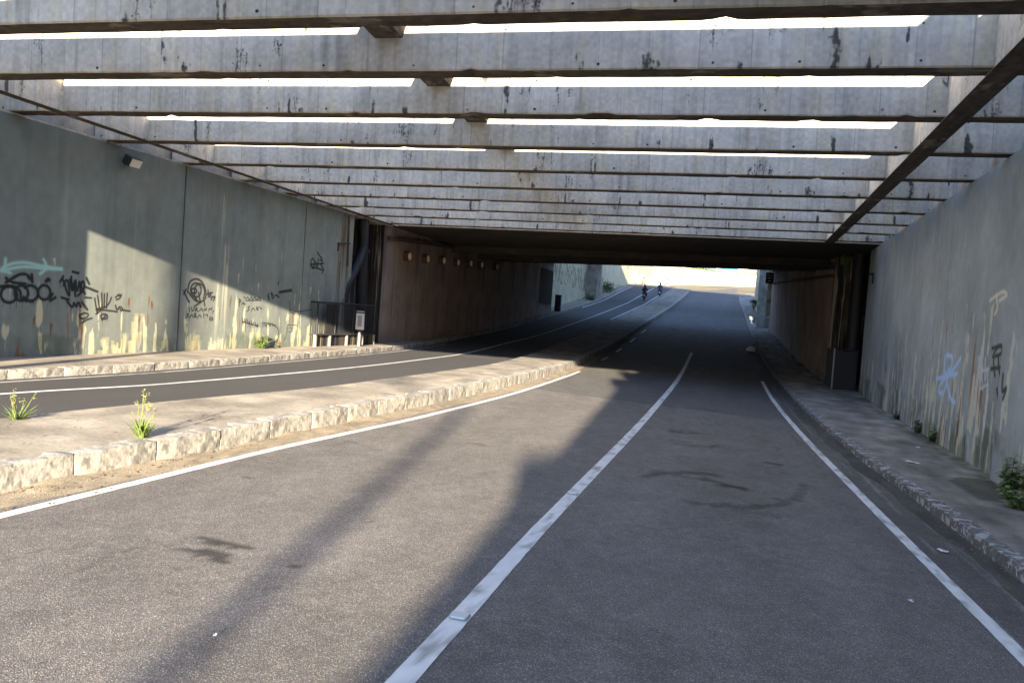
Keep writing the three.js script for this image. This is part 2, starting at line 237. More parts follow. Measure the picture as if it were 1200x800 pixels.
// right-hand kerb: black mould with scabs of old white paint
const mouldTex = [0, 1, 2].map((s) => paint(canvasOf(512, 256), (i, j) => { const x = i / 512, y = j / 512, n = fbm(x * 13, y * 16, 5, 350 + s), f = fbm(x * 38, y * 38, 3, 360 + s), g = hash(i, j, s + 9); let k = 98 + 50 * (f - 0.5); const w = 0.85 * sm(0.53, 0.66, n + 0.5 * (f - 0.5)); let r = k + (170 - k) * w, q = (g - 0.5) * 22; return [r + q, r * 0.98 + q, r * 0.94 + q]; }));
const mouldMats = mouldTex.map((c) => std({ map: texOf(c, true, [1, 1]), bumpMap: kerbBump, bumpScale: 0.012, roughness: 0.95 }));
function stoneGeo(len, h, w, seed, rough) {
  const g = new THREE.BoxGeometry(len, h, w, 14, 6, 4), p = g.attributes.position, u = [], r = 0.02;
  for (let i = 0; i < p.count; i++) {
    let x = p.getX(i), y = p.getY(i), z = p.getZ(i);
    u.push(x / len + 0.5, (y + h / 2 + (z + w / 2) * 0.9) / 0.62);
    const cx = clamp(x, -len / 2 + r, len / 2 - r), cy = Math.min(y, h / 2 - r), cz = clamp(z, -w / 2 + r, w / 2 - r), d = Math.hypot(x - cx, y - cy, z - cz);
    if (d > 1e-5) { const k = r / Math.max(d, r); x = cx + (x - cx) * k; y = cy + (y - cy) * k; z = cz + (z - cz) * k; }
    const e = rough * 2 * (fbm(x * 5 + seed * 7, y * 7 + z * 5, 4, seed) - 0.5), chip = y > h * 0.25 && z > 0 ? rough * 3.2 * sm(0.62, 0.8, fbm(x * 4 + seed * 3, seed, 2, seed + 5)) : 0;
    p.setXYZ(i, x, y + e * 0.6 - chip * 0.6, z + e - chip);
  }
  g.setAttribute('uv', new THREE.Float32BufferAttribute(u, 2)); g.computeVertexNormals(); return g;
}
const stoneM = [0, 1, 2, 3, 4].map((s) => stoneGeo(0.98, 0.44, 0.26, 400 + s, 0.013));
const stoneL = [0, 1, 2].map((s) => stoneGeo(0.985, 0.3, 0.2, 440 + s, 0.008));
const stoneS = [0, 1, 2, 3, 4].map((s) => stoneGeo(0.98, 0.3, 0.2, 420 + s, 0.012));
function kerbRow(parent, f, top, z0, z1, off, geos, mats, flip, h) {
  const R = rng(77); let z = z0, i = 0; const far = [];
  while (z < z1) {
    const a = new THREE.Vector3(f(z), 0, -z), b = new THREE.Vector3(f(z + 0.98), 0, -(z + 0.98)), zc = z + 0.49, x = f(zc) + off;
    const m = new THREE.Mesh(geos[i % geos.length], mats[(i * 2 + (i >> 2)) % mats.length]); m.name = i ? 'kerb_stone_' + String(i).padStart(3, '0') : 'kerb_stone'; m.castShadow = m.receiveShadow = true;
    m.position.set(x, top(x, zc) - h / 2 + 0.012 * (R() - 0.5), -zc);
    const yaw = Math.atan2(-(b.z - a.z), b.x - a.x); m.rotation.set(0, yaw + (flip ? Math.PI : 0) + 0.02 * (R() - 0.5), (flip ? -1 : 1) * Math.atan2(grade(z + 1) - grade(z), 1)); m.rotation.order = 'YXZ';
    m.rotation.x = 0.04 * (R() - 0.5); parent.add(m); z += 0.985; i++;
  }
}
kerbRow(medianG, mKerb, yM, -1.2, 60, -0.13, stoneM, kerbMats, true, 0.44);
mesh('far_kerb', kerbSide((z) => mKerb(z), (x, z) => yR(x, z) - 0.1, (x, z) => yM(x, z), 59.5, 117, 1), M.concrete, medianG);
mesh('far_kerb', sheet((z) => mKerb(z) - 0.25, (z) => mKerb(z), (x, z) => yM(x, z), range(59.5, 117, 1), 1, () => [0.6, 0.58, 0.52]), M.paving, medianG);
mesh('near_kerb', kerbSide((z) => mKerb(z), (x, z) => yR(x, z) - 0.1, (x, z) => yM(x, z), -80, -1.3, 2), M.concrete, medianG);
mesh('near_kerb', sheet((z) => mKerb(z) - 0.25, (z) => mKerb(z), (x, z) => yM(x, z), range(-80, -1.3, 2), 1, () => [0.6, 0.58, 0.52]), M.paving, medianG);
// sand and crumbled mortar washed against the kerb foot
struct('gutter_sand', sheet((z) => mKerb(z) - 0.06, (z) => mKerb(z) + 0.2 + 0.2 * fbm(z * 0.9, 3, 3, 81), (x, z, t) => yR(x, z) + 0.004 + 0.075 * Math.pow(1 - t, 1.3) * (0.35 + 1.1 * fbm(x * 6, z * 2.2, 3, 82)) - 0.012 * sm(0.85, 1, t), range(-10, 36, (z) => z < 14 ? 0.07 : 0.2), 8, (x, z, t) => { const k = 0.8 + 0.8 * (fbm(x * 12, z * 6, 4, 83) - 0.5); return [0.8 * k, 0.68 * k, 0.48 * k]; }), M.dirt, 'ochre sand and crumbled mortar along the foot of the median kerb', 'sand');

const sideR = structGroup('sidewalk', 'grey stained concrete sidewalk along the wall with peeling paint and light blue graffiti', 'sidewalk');
const rWallX = (z) => z < 29.4 ? 3.98 + 0.017 * (z - 12) : z < 32.6 ? 4.9 : 3.5 - 1.35 * (z - 32.6) / 30;
mesh('paving', sheet((z) => rKerb(z) + 0.08, (z) => (z < 29.2 ? rWallX(z) : z < 33 ? 5 : z < 63 ? rWallX(z) : 3.3) + 0.05, (x, z) => yRs(x, z) + 0.025 * (fbm(x * 2, z, 3, 91) - 0.5) - 0.03 * sm(0.2, 0.15, x - rKerb(z)), range(-80, 120, (z) => z < 1 ? 3 : z < 34 ? 0.12 : 1), 14, (x, z, t) => {
  let k = 0.74 + 0.95 * (fbm(x * 2.6, z * 0.55, 4, 92) - 0.5) + 0.5 * (fbm(x * 9, z * 2.5, 3, 93) - 0.5); const hole = Math.hypot((x - 3.55) / 0.42, (z - 12.3) / 1.3) + 0.9 * (fbm(x * 4, z * 3, 3, 94) - 0.5); let w = 1; if (hole < 0.8) { k *= 0.35; w = 0.8; }
  const moss = t > 0.85 ? sm(0.45, 0.6, fbm(x * 6, z * 3, 3, 95)) : 0; k *= 1 - 0.45 * moss; return [0.6 * k * (1 - 0.15 * moss), 0.57 * k, 0.52 * k * w * (1 - 0.3 * moss)]; }), M.paving, sideR);
kerbRow(sideR, rKerb, (x, z) => yRs(x, z) + 0.01, -1, 55, 0.09, stoneS, mouldMats, false, 0.3);
mesh('far_kerb', kerbSide((z) => rKerb(z), (x, z) => yR(x, z) - 0.1, yRs, 54, 115, 1), M.concrete, sideR);
mesh('far_kerb', sheet((z) => rKerb(z), (z) => rKerb(z) + 0.2, yRs, range(54, 115, 1), 1, () => [0.5, 0.48, 0.44]), M.paving, sideR);
mesh('near_kerb', kerbSide((z) => rKerb(z), (x, z) => yR(x, z) - 0.1, yRs, -80, -1, 2), M.concrete, sideR);
mesh('near_kerb', sheet((z) => rKerb(z), (z) => rKerb(z) + 0.2, yRs, range(-80, -1, 2), 1, () => [0.5, 0.48, 0.44]), M.paving, sideR);
struct('gutter_sand', sheet((z) => rKerb(z) - 0.16 - 0.22 * fbm(z * 0.8, 9, 3, 84), (z) => rKerb(z) + 0.03, (x, z, t) => yR(x, z) + 0.004 + 0.03 * t * (0.3 + fbm(x * 6, z * 2, 3, 85)) - 0.012 * sm(0.15, 0, t), range(-4, 50, (z) => z < 16 ? 0.08 : 0.3), 6, (x, z) => { const k = 0.5 + 0.9 * (fbm(x * 9, z * 2, 4, 86) - 0.3); return [0.26 * k, 0.235 * k, 0.2 * k]; }), M.dirt, 'dark silt and leaf litter in the gutter of the right-hand sidewalk', 'silt');

const sideL = structGroup('sidewalk', 'narrow sandy sidewalk along the wall with black graffiti tags', 'sidewalk');
const lWallX = (z) => z < 22.15 ? -12.6 : z < 24.6 ? -13.8 : z < 56 ? -12.75 - 1.55 * (z - 24.6) / 29.4 : -16.5;
mesh('paving', sheet((z) => lWallX(z) - 0.05 - (z > 56 ? 1 : 0), (z) => lKerb(z) - 0.06, (x, z) => yLs(x, z) - 0.02 * sm(0.2, 0.14, lKerb(z) - x), range(-80, 120, (z) => z < 1 ? 3 : z < 30 ? 0.2 : 1), 8, (x, z) => { const k = 0.9 + 0.5 * (fbm(x * 2, z * 0.8, 4, 101) - 0.5) + 0.3 * (fbm(x * 7, z * 4, 3, 102) - 0.5); return [0.6 * k, 0.54 * k, 0.45 * k]; }), M.paving, sideL);
kerbRow(sideL, lKerb, (x, z) => yLs(x, z), 6, 46, -0.08, stoneL, kerbMats, true, 0.3);
mesh('far_kerb', kerbSide((z) => lKerb(z), (x, z) => yL(x, z) - 0.1, yLs, 45.5, 120, 1), M.concrete, sideL);
mesh('far_kerb', sheet((z) => lKerb(z) - 0.2, lKerb, yLs, range(45.5, 120, 1), 1, () => [0.6, 0.57, 0.5]), M.paving, sideL);
mesh('near_kerb', kerbSide((z) => lKerb(z), (x, z) => yL(x, z) - 0.1, yLs, -80, 6, 2), M.concrete, sideL);
mesh('near_kerb', sheet((z) => lKerb(z) - 0.2, lKerb, yLs, range(-80, 6, 2), 1, () => [0.6, 0.57, 0.5]), M.paving, sideL);

// ---------------------------------------------------------------- painted walls
// a wall's own paint: base coat, blotches, run-off streaks, flaked and dripping patches near the foot
function wallPaint(w, h, mw, mh, seed, o) {
  const px = w / mw;
  return paint(canvasOf(w, h), (i, j) => {
    const x = i / px, y = mh - j / px, n = fbm(x * 0.7, y * 0.7, 4, seed), f = fbm(x * 7, y * 5, 3, seed + 1), g = hash(i, j, seed);
    const st = fbm(x * 4.5, y * 0.22, 4, seed + 2), st2 = fbm(x * 11, y * 0.35, 3, seed + 3);
    let [r, gg, b] = o.base; let k = 1 + o.blotch * (n - 0.5) + 0.12 * (f - 0.5) + (g - 0.5) * 0.05 - o.streak * sm(0.5, 0.85, st) + o.streak * 0.8 * sm(0.62, 0.85, st2);
    r *= k; gg *= k; b *= k;
    const low = o.flakeTop * (0.55 + 0.9 * fbm(x * 0.8, 4, 3, seed + 4)), fl = fbm(x * 6.5, y * 0.9, 4, seed + 5) + 0.2 * (f - 0.5), edge = 0.16 * sm(0.2, 1.15, y / low), zone = y < low * 1.3 ? 1 : 0;
    if (zone) { const q = sm(o.flakeCut - 0.05 + edge, o.flakeCut + 0.02 + edge, fl); r += (o.flake[0] - r) * q; gg += (o.flake[1] - gg) * q; b += (o.flake[2] - b) * q;
      const ru = fbm(x * 7.5 + 9, y * 0.8, 3, seed + 6); const q2 = sm(0.69 + edge * 0.7, 0.75 + edge * 0.7, ru + 0.15 * (f - 0.5)) * 0.65; r += (122 - r) * q2; gg += (78 - gg) * q2; b += (52 - b) * q2; }
    const dirt = (o.foot || 1) * sm(0.42, 0.7, fbm(x * 2.2, y * 1.4, 4, seed + 7)) * 0.6 * sm(0.62, 0.5, y * 0.9 + 0.5 * (fbm(x * 2.5, y * 2.5, 4, seed + 8) - 0.5)); r *= 1 - dirt * 0.5; gg *= 1 - dirt * 0.42; b *= 1 - dirt * 0.55;
    return [clamp(r, 0, 255), clamp(gg, 0, 255), clamp(b, 0, 255)];
  });
}
const wallBump = texOf(paint(canvasOf(1024, 512), (i, j) => { const u = i / 1024, v = j / 512, k = 128 + 130 * (wrapN(u, v, 6, 44) - 0.5) + 60 * (wrapN(u, v, 50, 45) - 0.5); return [k, k, k]; }), false, [1, 1]);
function pen(cv, place) {                                     // draws strokes given in photo pixels onto a wall's paint
  const x = cv.getContext('2d'); x.lineCap = x.lineJoin = 'round';
  return {
    x, line(list, colour, width, alpha = 1, [ox, oy, s] = [0, 0, 1]) { x.globalAlpha = alpha; x.strokeStyle = colour; x.lineWidth = width; for (const st of list) { x.beginPath(); const q = st.map(([a, b]) => place(ox + a / s, oy + b / s)); x.moveTo(q[0][0], q[0][1]); if (q.length === 2) x.lineTo(q[1][0], q[1][1]); else { for (let i = 1; i < q.length - 1; i++) x.quadraticCurveTo(q[i][0], q[i][1], (q[i][0] + q[i + 1][0]) / 2, (q[i][1] + q[i + 1][1]) / 2); x.lineTo(...q[q.length - 1]); } x.stroke(); x.globalAlpha = alpha * 0.22; x.lineWidth = width * 1.9; x.stroke(); x.globalAlpha = alpha; x.lineWidth = width; const R = rng(Math.floor(q[0][0] * 7 + q[0][1] * 3)); x.fillStyle = colour; for (let i = 0; i < q.length - 1; i++) for (let m = 0; m < 5; m++) { const t = R(), r = width * (0.6 + 1.6 * R()), an = R() * 6.3; x.globalAlpha = alpha * 0.35; x.beginPath(); x.arc(q[i][0] + (q[i + 1][0] - q[i][0]) * t + Math.cos(an) * r, q[i][1] + (q[i + 1][1] - q[i][1]) * t + Math.sin(an) * r, 0.5 + 0.5 * R(), 0, 7); x.fill(); if (R() < 0.12) { x.globalAlpha = alpha * 0.5; x.fillRect(q[i][0], q[i][1], 1.4, width * (1 + 3 * R())); } } x.globalAlpha = alpha; } x.globalAlpha = 1; },
    drip(list, colour, alpha, [ox, oy, s] = [0, 0, 1]) { const R = rng(list.length * 31); x.fillStyle = colour; for (const [a, b, w, h] of list) { const [cx, cy] = place(ox + a / s, oy + b / s); for (let k = 0; k < 9; k++) { x.globalAlpha = alpha * (0.4 + 0.6 * R()); const dx = (R() - 0.5) * w, ww = w * (0.12 + 0.25 * R()), hh = h * (0.4 + 0.6 * R()), yy = (R() - 0.3) * h * 0.5; x.beginPath(); x.moveTo(cx + dx - ww / 2, cy + yy); x.quadraticCurveTo(cx + dx - ww * 0.6, cy + yy + hh * 0.6, cx + dx + (R() - 0.5) * ww, cy + yy + hh); x.quadraticCurveTo(cx + dx + ww * 0.6, cy + yy + hh * 0.5, cx + dx + ww / 2, cy + yy); x.fill(); } } x.globalAlpha = 1; },
  };
}
const ring = (cx, cy, rx, ry, t0 = 0, t1 = 6.6, n = 14) => Array.from({ length: n + 1 }, (_, i) => { const a = t0 + (t1 - t0) * i / n; return [cx + rx * Math.cos(a), cy + ry * Math.sin(a)]; });

// left wall ------------------------------------------------------
const LX = -12.6, LZ0 = 8.5, LZ1 = 22.15, LY0 = 0.5, LY1 = 5.0;
const lw = wallPaint(2048, 654, LZ1 - LZ0, LY1 - LY0, 500, { base: [124, 131, 124], blotch: 0.22, streak: 0.07, flakeTop: 1.4, foot: 0.5, flakeCut: 0.62, flake: [192, 187, 156] });
{
  const s = 2048 / (LZ1 - LZ0), place = (px, py) => { const q = onWall(px, py, [LX, 0], [LX, 50]); return [(q.z - LZ0) * s, 654 - (q.y - LY0) * s]; };
  const p = pen(lw, place), A = [0, 290, 6.156], B = [180, 290, 5.4545], K = '#15171a';
  p.drip([[403, 262, 40, 330], [398, 300, 30, 300], [408, 290, 26, 330], [404, 350, 40, 160]], '#57452f', 0.55);
  p.drip([[265, 300, 34, 380], [255, 340, 26, 200], [263, 240, 14, 160], [258, 395, 60, 70], [248, 400, 40, 60]], '#cfc8ac', 0.35);
  p.drip([[150, 395, 70, 120], [160, 375, 60, 120], [130, 400, 80, 80], [230, 390, 60, 90], [300, 385, 60, 60]], '#d8cb9c', 0.4);
  p.drip([[285, 305, 8, 60], [330, 300, 8, 60], [300, 308, 6, 60]], '#aab0a8', 0.5);
  p.drip([[150, 352, 10, 34], [163, 372, 10, 44], [178, 355, 10, 30], [40, 370, 9, 36], [60, 380, 9, 40], [270, 350, 10, 60]], '#6a3c22', 0.75);
  p.line([[[0, 185], [40, 150], [120, 130], [200, 132], [290, 155], [440, 175]], [[10, 190], [100, 165], [200, 160], [340, 175], [440, 178]], [[35, 105], [35, 160], [5, 185], [70, 205]], [[310, 110], [345, 165], [285, 210]]], '#9cc9bd', 8, 0.85, A);
  p.line([ring(60, 355, 60, 58), ring(150, 345, 50, 55), ring(215, 345, 55, 55, -2.4, 2.6), ring(315, 340, 45, 52), [[40, 270], [100, 230], [160, 205], [210, 225], [230, 265]], [[40, 240], [60, 270], [180, 280]], [[0, 300], [80, 285], [150, 330], [140, 390], [230, 402]], [[200, 235], [232, 262], [225, 215]], [[375, 350], [340, 410], [395, 375]], [[325, 262], [362, 255], [340, 242], [330, 260]]], K, 6.5, 0.92, A);
  p.line([[[430, 265], [452, 228]], [[450, 250], [480, 340], [500, 375], [490, 260], [470, 250], [455, 290]], [[510, 230], [520, 370], [540, 220], [550, 360], [572, 240], [575, 330]], [[500, 250], [515, 360], [530, 250], [540, 365]], [[560, 360], [610, 320], [600, 250], [575, 290], [610, 350]], [[620, 240], [640, 280]], [[610, 300], [700, 335]], [[440, 375], [492, 390]], [[480, 400], [520, 460], [530, 400], [545, 450], [560, 400], [580, 440]], [[590, 410], [626, 460]], [[520, 195], [562, 205]]], K, 6, 0.9, A);
  p.line([[[570, 500], [600, 480], [640, 490], [620, 520], [580, 525], [570, 500]], [[590, 550], [620, 530], [660, 520]], [[610, 375], [655, 378]], [[680, 380], [690, 450], [702, 485]], [[700, 360], [715, 450]], [[730, 345], [735, 450]], [[750, 350], [748, 450]], [[770, 345], [765, 450]], [[800, 375], [780, 440], [700, 455]], [[690, 460], [780, 465], [842, 475]], [[690, 490], [722, 465]], ring(748, 508, 24, 18), [[735, 530], [760, 500]], [[830, 375], [860, 345], [850, 370], [876, 350], [862, 382], [835, 390]], [[830, 430], [840, 475], [860, 430], [865, 470], [885, 460], [870, 440]], [[880, 462], [935, 470]]], K, 4.2, 0.9, A);
  p.line([[[215, 300], [218, 240], [260, 212], [302, 225], [328, 270], [335, 330], [305, 362], [258, 350], [222, 300]], ring(268, 285, 34, 44, 1, 7), ring(290, 300, 34, 55, 2, 7), ring(255, 290, 18, 16), [[190, 290], [212, 340], [226, 360]], [[205, 280], [190, 310]], [[285, 300], [295, 350]], [[320, 350], [325, 382]], [[260, 385], [300, 360]], [[345, 285], [348, 345], [362, 300], [366, 345]], [[372, 330], [395, 320], [380, 350]], [[340, 310], [372, 300]]], K, 5, 0.88, B);
  p.line([[[225, 390], [228, 418]], [[240, 392], [240, 415], [255, 412], [255, 390]], [[265, 415], [265, 392], [280, 400], [266, 405], [282, 418]], [[292, 415], [302, 392], [312, 416]], [[320, 415], [320, 395], [335, 415], [335, 395]], [[350, 412], [352, 395], [368, 410], [372, 392]], [[222, 432], [205, 436], [222, 446], [204, 456]], [[228, 456], [240, 430], [252, 456]], [[258, 430], [258, 456], [275, 450], [260, 443], [272, 434], [258, 430]], [[280, 456], [290, 432], [302, 454]], [[318, 430], [318, 455]], [[328, 440], [342, 432], [342, 450]], ring(365, 462, 12, 8), [[375, 425], [382, 412]]], K, 3.2, 0.85, B);
  p.line([[[545, 340], [545, 385]], [[545, 342], [562, 350], [546, 362]], [[560, 372], [576, 356], [572, 376], [585, 370]], [[575, 325], [590, 345], [600, 320], [606, 350], [625, 322], [628, 352], [646, 322], [652, 352], [676, 325], [682, 352]], [[585, 350], [680, 348]], [[612, 385], [596, 392], [612, 405], [594, 416]], [[622, 416], [632, 388], [646, 412]], [[655, 388], [656, 412], [670, 405], [658, 398], [668, 390]], [[676, 390], [690, 402]]], K, 3.4, 0.8, B);
  p.line([[[565, 455], [570, 492]], [[578, 462], [582, 500], [590, 465]], [[598, 468], [600, 508], [612, 470], [614, 510]], [[624, 478], [622, 512], [640, 482]], [[648, 486], [648, 516], [665, 490], [666, 518], [650, 500]], [[695, 486], [698, 512]], [[708, 490], [708, 515], [722, 492], [722, 516]], [[732, 490], [745, 514], [748, 490]], [[758, 490], [758, 512], [775, 494], [776, 515]], [[565, 480], [666, 508]], [[700, 488], [798, 490], [798, 610], [712, 612]]], K, 4, 0.6, B);
  p.line([[[735, 310], [722, 325], [740, 330], [730, 345]], [[750, 300], [770, 325], [758, 340], [750, 305]], [[775, 318], [792, 312], [790, 330], [800, 328]], [[800, 300], [884, 290]], [[800, 295], [880, 280]], [[795, 235], [795, 250]]], K, 5, 0.85, B);
  p.line([[[1045, 50], [1062, 78], [1075, 85]], [[1005, 95], [1000, 130], [1020, 160], [1030, 100], [1012, 90]], [[1035, 110], [1042, 165], [1050, 90]], [[1060, 100], [1085, 90], [1062, 130], [1088, 150], [1075, 182]], [[1000, 125], [1085, 120]], [[1010, 140], [1080, 160]]], K, 6, 0.85, B);
  p.line([[[865, 355], [870, 430]], [[880, 400], [868, 420], [895, 432]], [[900, 420], [1010, 405]], [[852, 500], [912, 502]], [[855, 505], [850, 560], [830, 600]], [[868, 520], [885, 512], [880, 540], [865, 545]]], K, 3, 0.6, B);
}
const lwMat = std({ map: texOf(lw, true), bumpMap: wallBump, bumpScale: 0.012, roughness: 0.85 });
function wallPanel(x, z0, z1, y0, y1, thick, inward) {        // one cast panel; uv over the whole painted wall
  const g = block([[x, z0], [x, z1], [x + inward * thick, z1], [x + inward * thick, z0]], y0, y1), p = g.attributes.position, u = [];
  for (let i = 0; i < p.count; i++) u.push((-p.getZ(i) - LZ0) / (LZ1 - LZ0), (p.getY(i) - LY0) / (LY1 - LY0));
  g.setAttribute('uv', new THREE.Float32BufferAttribute(u, 2)); return g;
}
const leftWall = thing('retaining_wall', 'tall grey green wall with black graffiti tags and a slanting patch of sunlight', 'wall');
const jointZ = onWall(209, 370, [LX, 0], [LX, 50]).z, joint2 = onWall(350, 398, [LX, 0], [LX, 50]).z, jw = 0.04;
mesh('wall_panel', wallPanel(LX, LZ0, jointZ - jw / 2, LY0, LY1, 0.5, -1), lwMat, leftWall);
mesh('wall_panel_001', wallPanel(LX, jointZ + jw / 2, joint2 - 0.025, LY0, LY1, 0.5, -1), lwMat, leftWall);
mesh('wall_panel_002', wallPanel(LX, joint2 + 0.025, LZ1, LY0, LY1, 0.5, -1), lwMat, leftWall);
mesh('joint_backing', wallPanel(LX - 0.06, jointZ - 0.3, jointZ + 0.3, LY0 - 0.1, LY1 - 0.02, 0.3, -1), lwMat, leftWall);
mesh('joint_backing', wallPanel(LX - 0.04, joint2 - 0.3, joint2 + 0.3, LY0 - 0.1, LY1 - 0.02, 0.3, -1), lwMat, leftWall);
mesh('coping_upstand', block([[LX - 0.3, 0], [LX - 0.3, 26], [LX - 0.7, 26], [LX - 0.7, 0]], 5.003, 5.9), M.concrete, leftWall);
const plainPaint = std({ map: concMap, bumpMap: concBump, bumpScale: 0.004, color: lin(0.42, 0.47, 0.43) });
single('retaining_wall', block([[LX + 0.6, -80], [LX + 0.6, 8.95], [LX - 0.5, 8.95], [LX - 0.5, -80]], 0.2, 4.98), plainPaint, 'thick grey approach wall standing forward of the graffiti wall', 'wall');

// right wall ------------------------------------------------------
const RA = [3.98, 12], RB = [4.28, 29.4], RZ0 = 8, RZ1 = 29.4, RY0 = -0.2, RY1 = 5.25;
const rxAt = (z) => 3.98 + 0.017 * (z - 12);
const rw = wallPaint(2048, 560, RZ1 - RZ0, RY1 - RY0, 540, { base: [144, 152, 150], blotch: 0.32, streak: 0.06, flakeTop: 1.75, flakeCut: 0.6, flake: [188, 188, 168] });
{
  const sx = 2048 / (RZ1 - RZ0), sy = 560 / (RY1 - RY0), place = (px, py) => { const q = onWall(px, py, [rxAt(0), 0], [rxAt(40), 40]); return [(q.z - RZ0) * sx, 560 - (q.y - RY0) * sy]; };
  const p = pen(rw, place), A = [1020, 280, 2.5];
  p.drip([[90, 250, 10, 90], [110, 260, 10, 90], [125, 290, 8, 70], [85, 330, 12, 60], [25, 310, 8, 70], [40, 380, 8, 60], [135, 330, 8, 80], [160, 400, 14, 90], [180, 390, 14, 110], [150, 420, 10, 60], [305, 220, 8, 40], [420, 60, 6, 90], [275, 500, 10, 60], [360, 490, 10, 90], [100, 380, 10, 60]], '#c9c6ae', 0.7, A);
  p.drip([[170, 420, 12, 70], [185, 430, 10, 60], [100, 395, 8, 50]], '#cfc489', 0.7, A);
  p.drip([[312, 275, 9, 150], [305, 330, 8, 120], [95, 370, 10, 40]], '#8a5a36', 0.7, A);
  p.line([[[220, 345], [215, 400], [235, 390], [245, 345], [225, 340]], [[265, 350], [245, 385], [205, 420], [200, 450], [215, 455], [225, 420]], [[225, 420], [235, 470], [248, 478]], [[195, 410], [225, 400], [255, 395]], [[230, 380], [225, 425]]], '#a9c6e6', 9, 0.9, A);
  p.line([[[318, 345], [322, 435]], [[325, 340], [330, 440]], [[338, 350], [335, 440], [345, 360], [345, 430]], [[318, 390], [348, 380]], [[320, 440], [346, 425]]], '#b9bfc0', 5, 0.8, A);
  p.line([[[352, 180], [370, 165], [395, 150], [405, 172]], [[370, 165], [376, 200], [366, 220]], [[380, 180], [398, 168]]], '#d4cfb4', 6, 0.85, A);
  p.line([[[360, 345], [372, 312], [390, 315], [384, 340], [360, 342], [366, 400]], [[358, 320], [385, 312]], [[355, 380], [395, 375]], [[376, 345], [378, 410], [392, 380]], [[372, 440], [376, 470]], [[412, 400], [405, 460], [425, 430], [412, 470]]], '#2a2f2e', 6, 0.85, A);
}
const rwMat = std({ map: texOf(rw, true), bumpMap: wallBump, bumpScale: 0.014, roughness: 0.6 });
function rPanel(z0, z1, out, y1 = RY1) { const g = block([[rxAt(z0) - out, z0], [rxAt(z1) - out, z1], [rxAt(z1) + 0.5, z1], [rxAt(z0) + 0.5, z0]], RY0, (x, z) => y1), p = g.attributes.position, u = []; for (let i = 0; i < p.count; i++) u.push((-p.getZ(i) - RZ0) / (RZ1 - RZ0), (p.getY(i) - RY0) / (RY1 - RY0)); g.setAttribute('uv', new THREE.Float32BufferAttribute(u, 2)); return g; }
const rightWall = thing('retaining_wall', 'tall shaded grey wall with peeling paint streaks and light blue graffiti', 'wall');
mesh('wall_panel', rPanel(13.25, RZ1, 0), rwMat, rightWall);
mesh('pilaster', rPanel(RZ0, 13.22, 0.1), rwMat, rightWall);
mesh('coping_upstand', block([[4.35, 0.5], [4.55, 27.6], [4.95, 27.6], [4.75, 0.5]], 5.253, 7.45), M.concrete, rightWall);
const topBack = (x, z) => clamp(5.96 + 0.138 * (z + 22.8), 0.6, 8.05);
const backWall = thing('retaining_wall', 'grey approach wall on the right with an added sloping top to shade the right lane', 'wall');
mesh('wall_body', block([[3.85, -80], [3.85, 7.98], [4.5, 7.98], [4.5, -80]], -0.2, (x, z) => 5.2), plainPaint, backWall);
{ const zs = range(-60, 0.3, 2), P = []; for (let i = 0; i < zs.length - 1; i++) { const a = zs[i], b = zs[i + 1]; P.push(block([[3.9, a], [3.9, b], [4.4, b], [4.4, a]], 5.19, (x, z) => Math.max(5.2, topBack(x, z)))); } mesh('added_parapet', mergeGeometries(P), M.concrete, backWall); }  // unseen sloping top, added and shaped to throw the right lane's shade

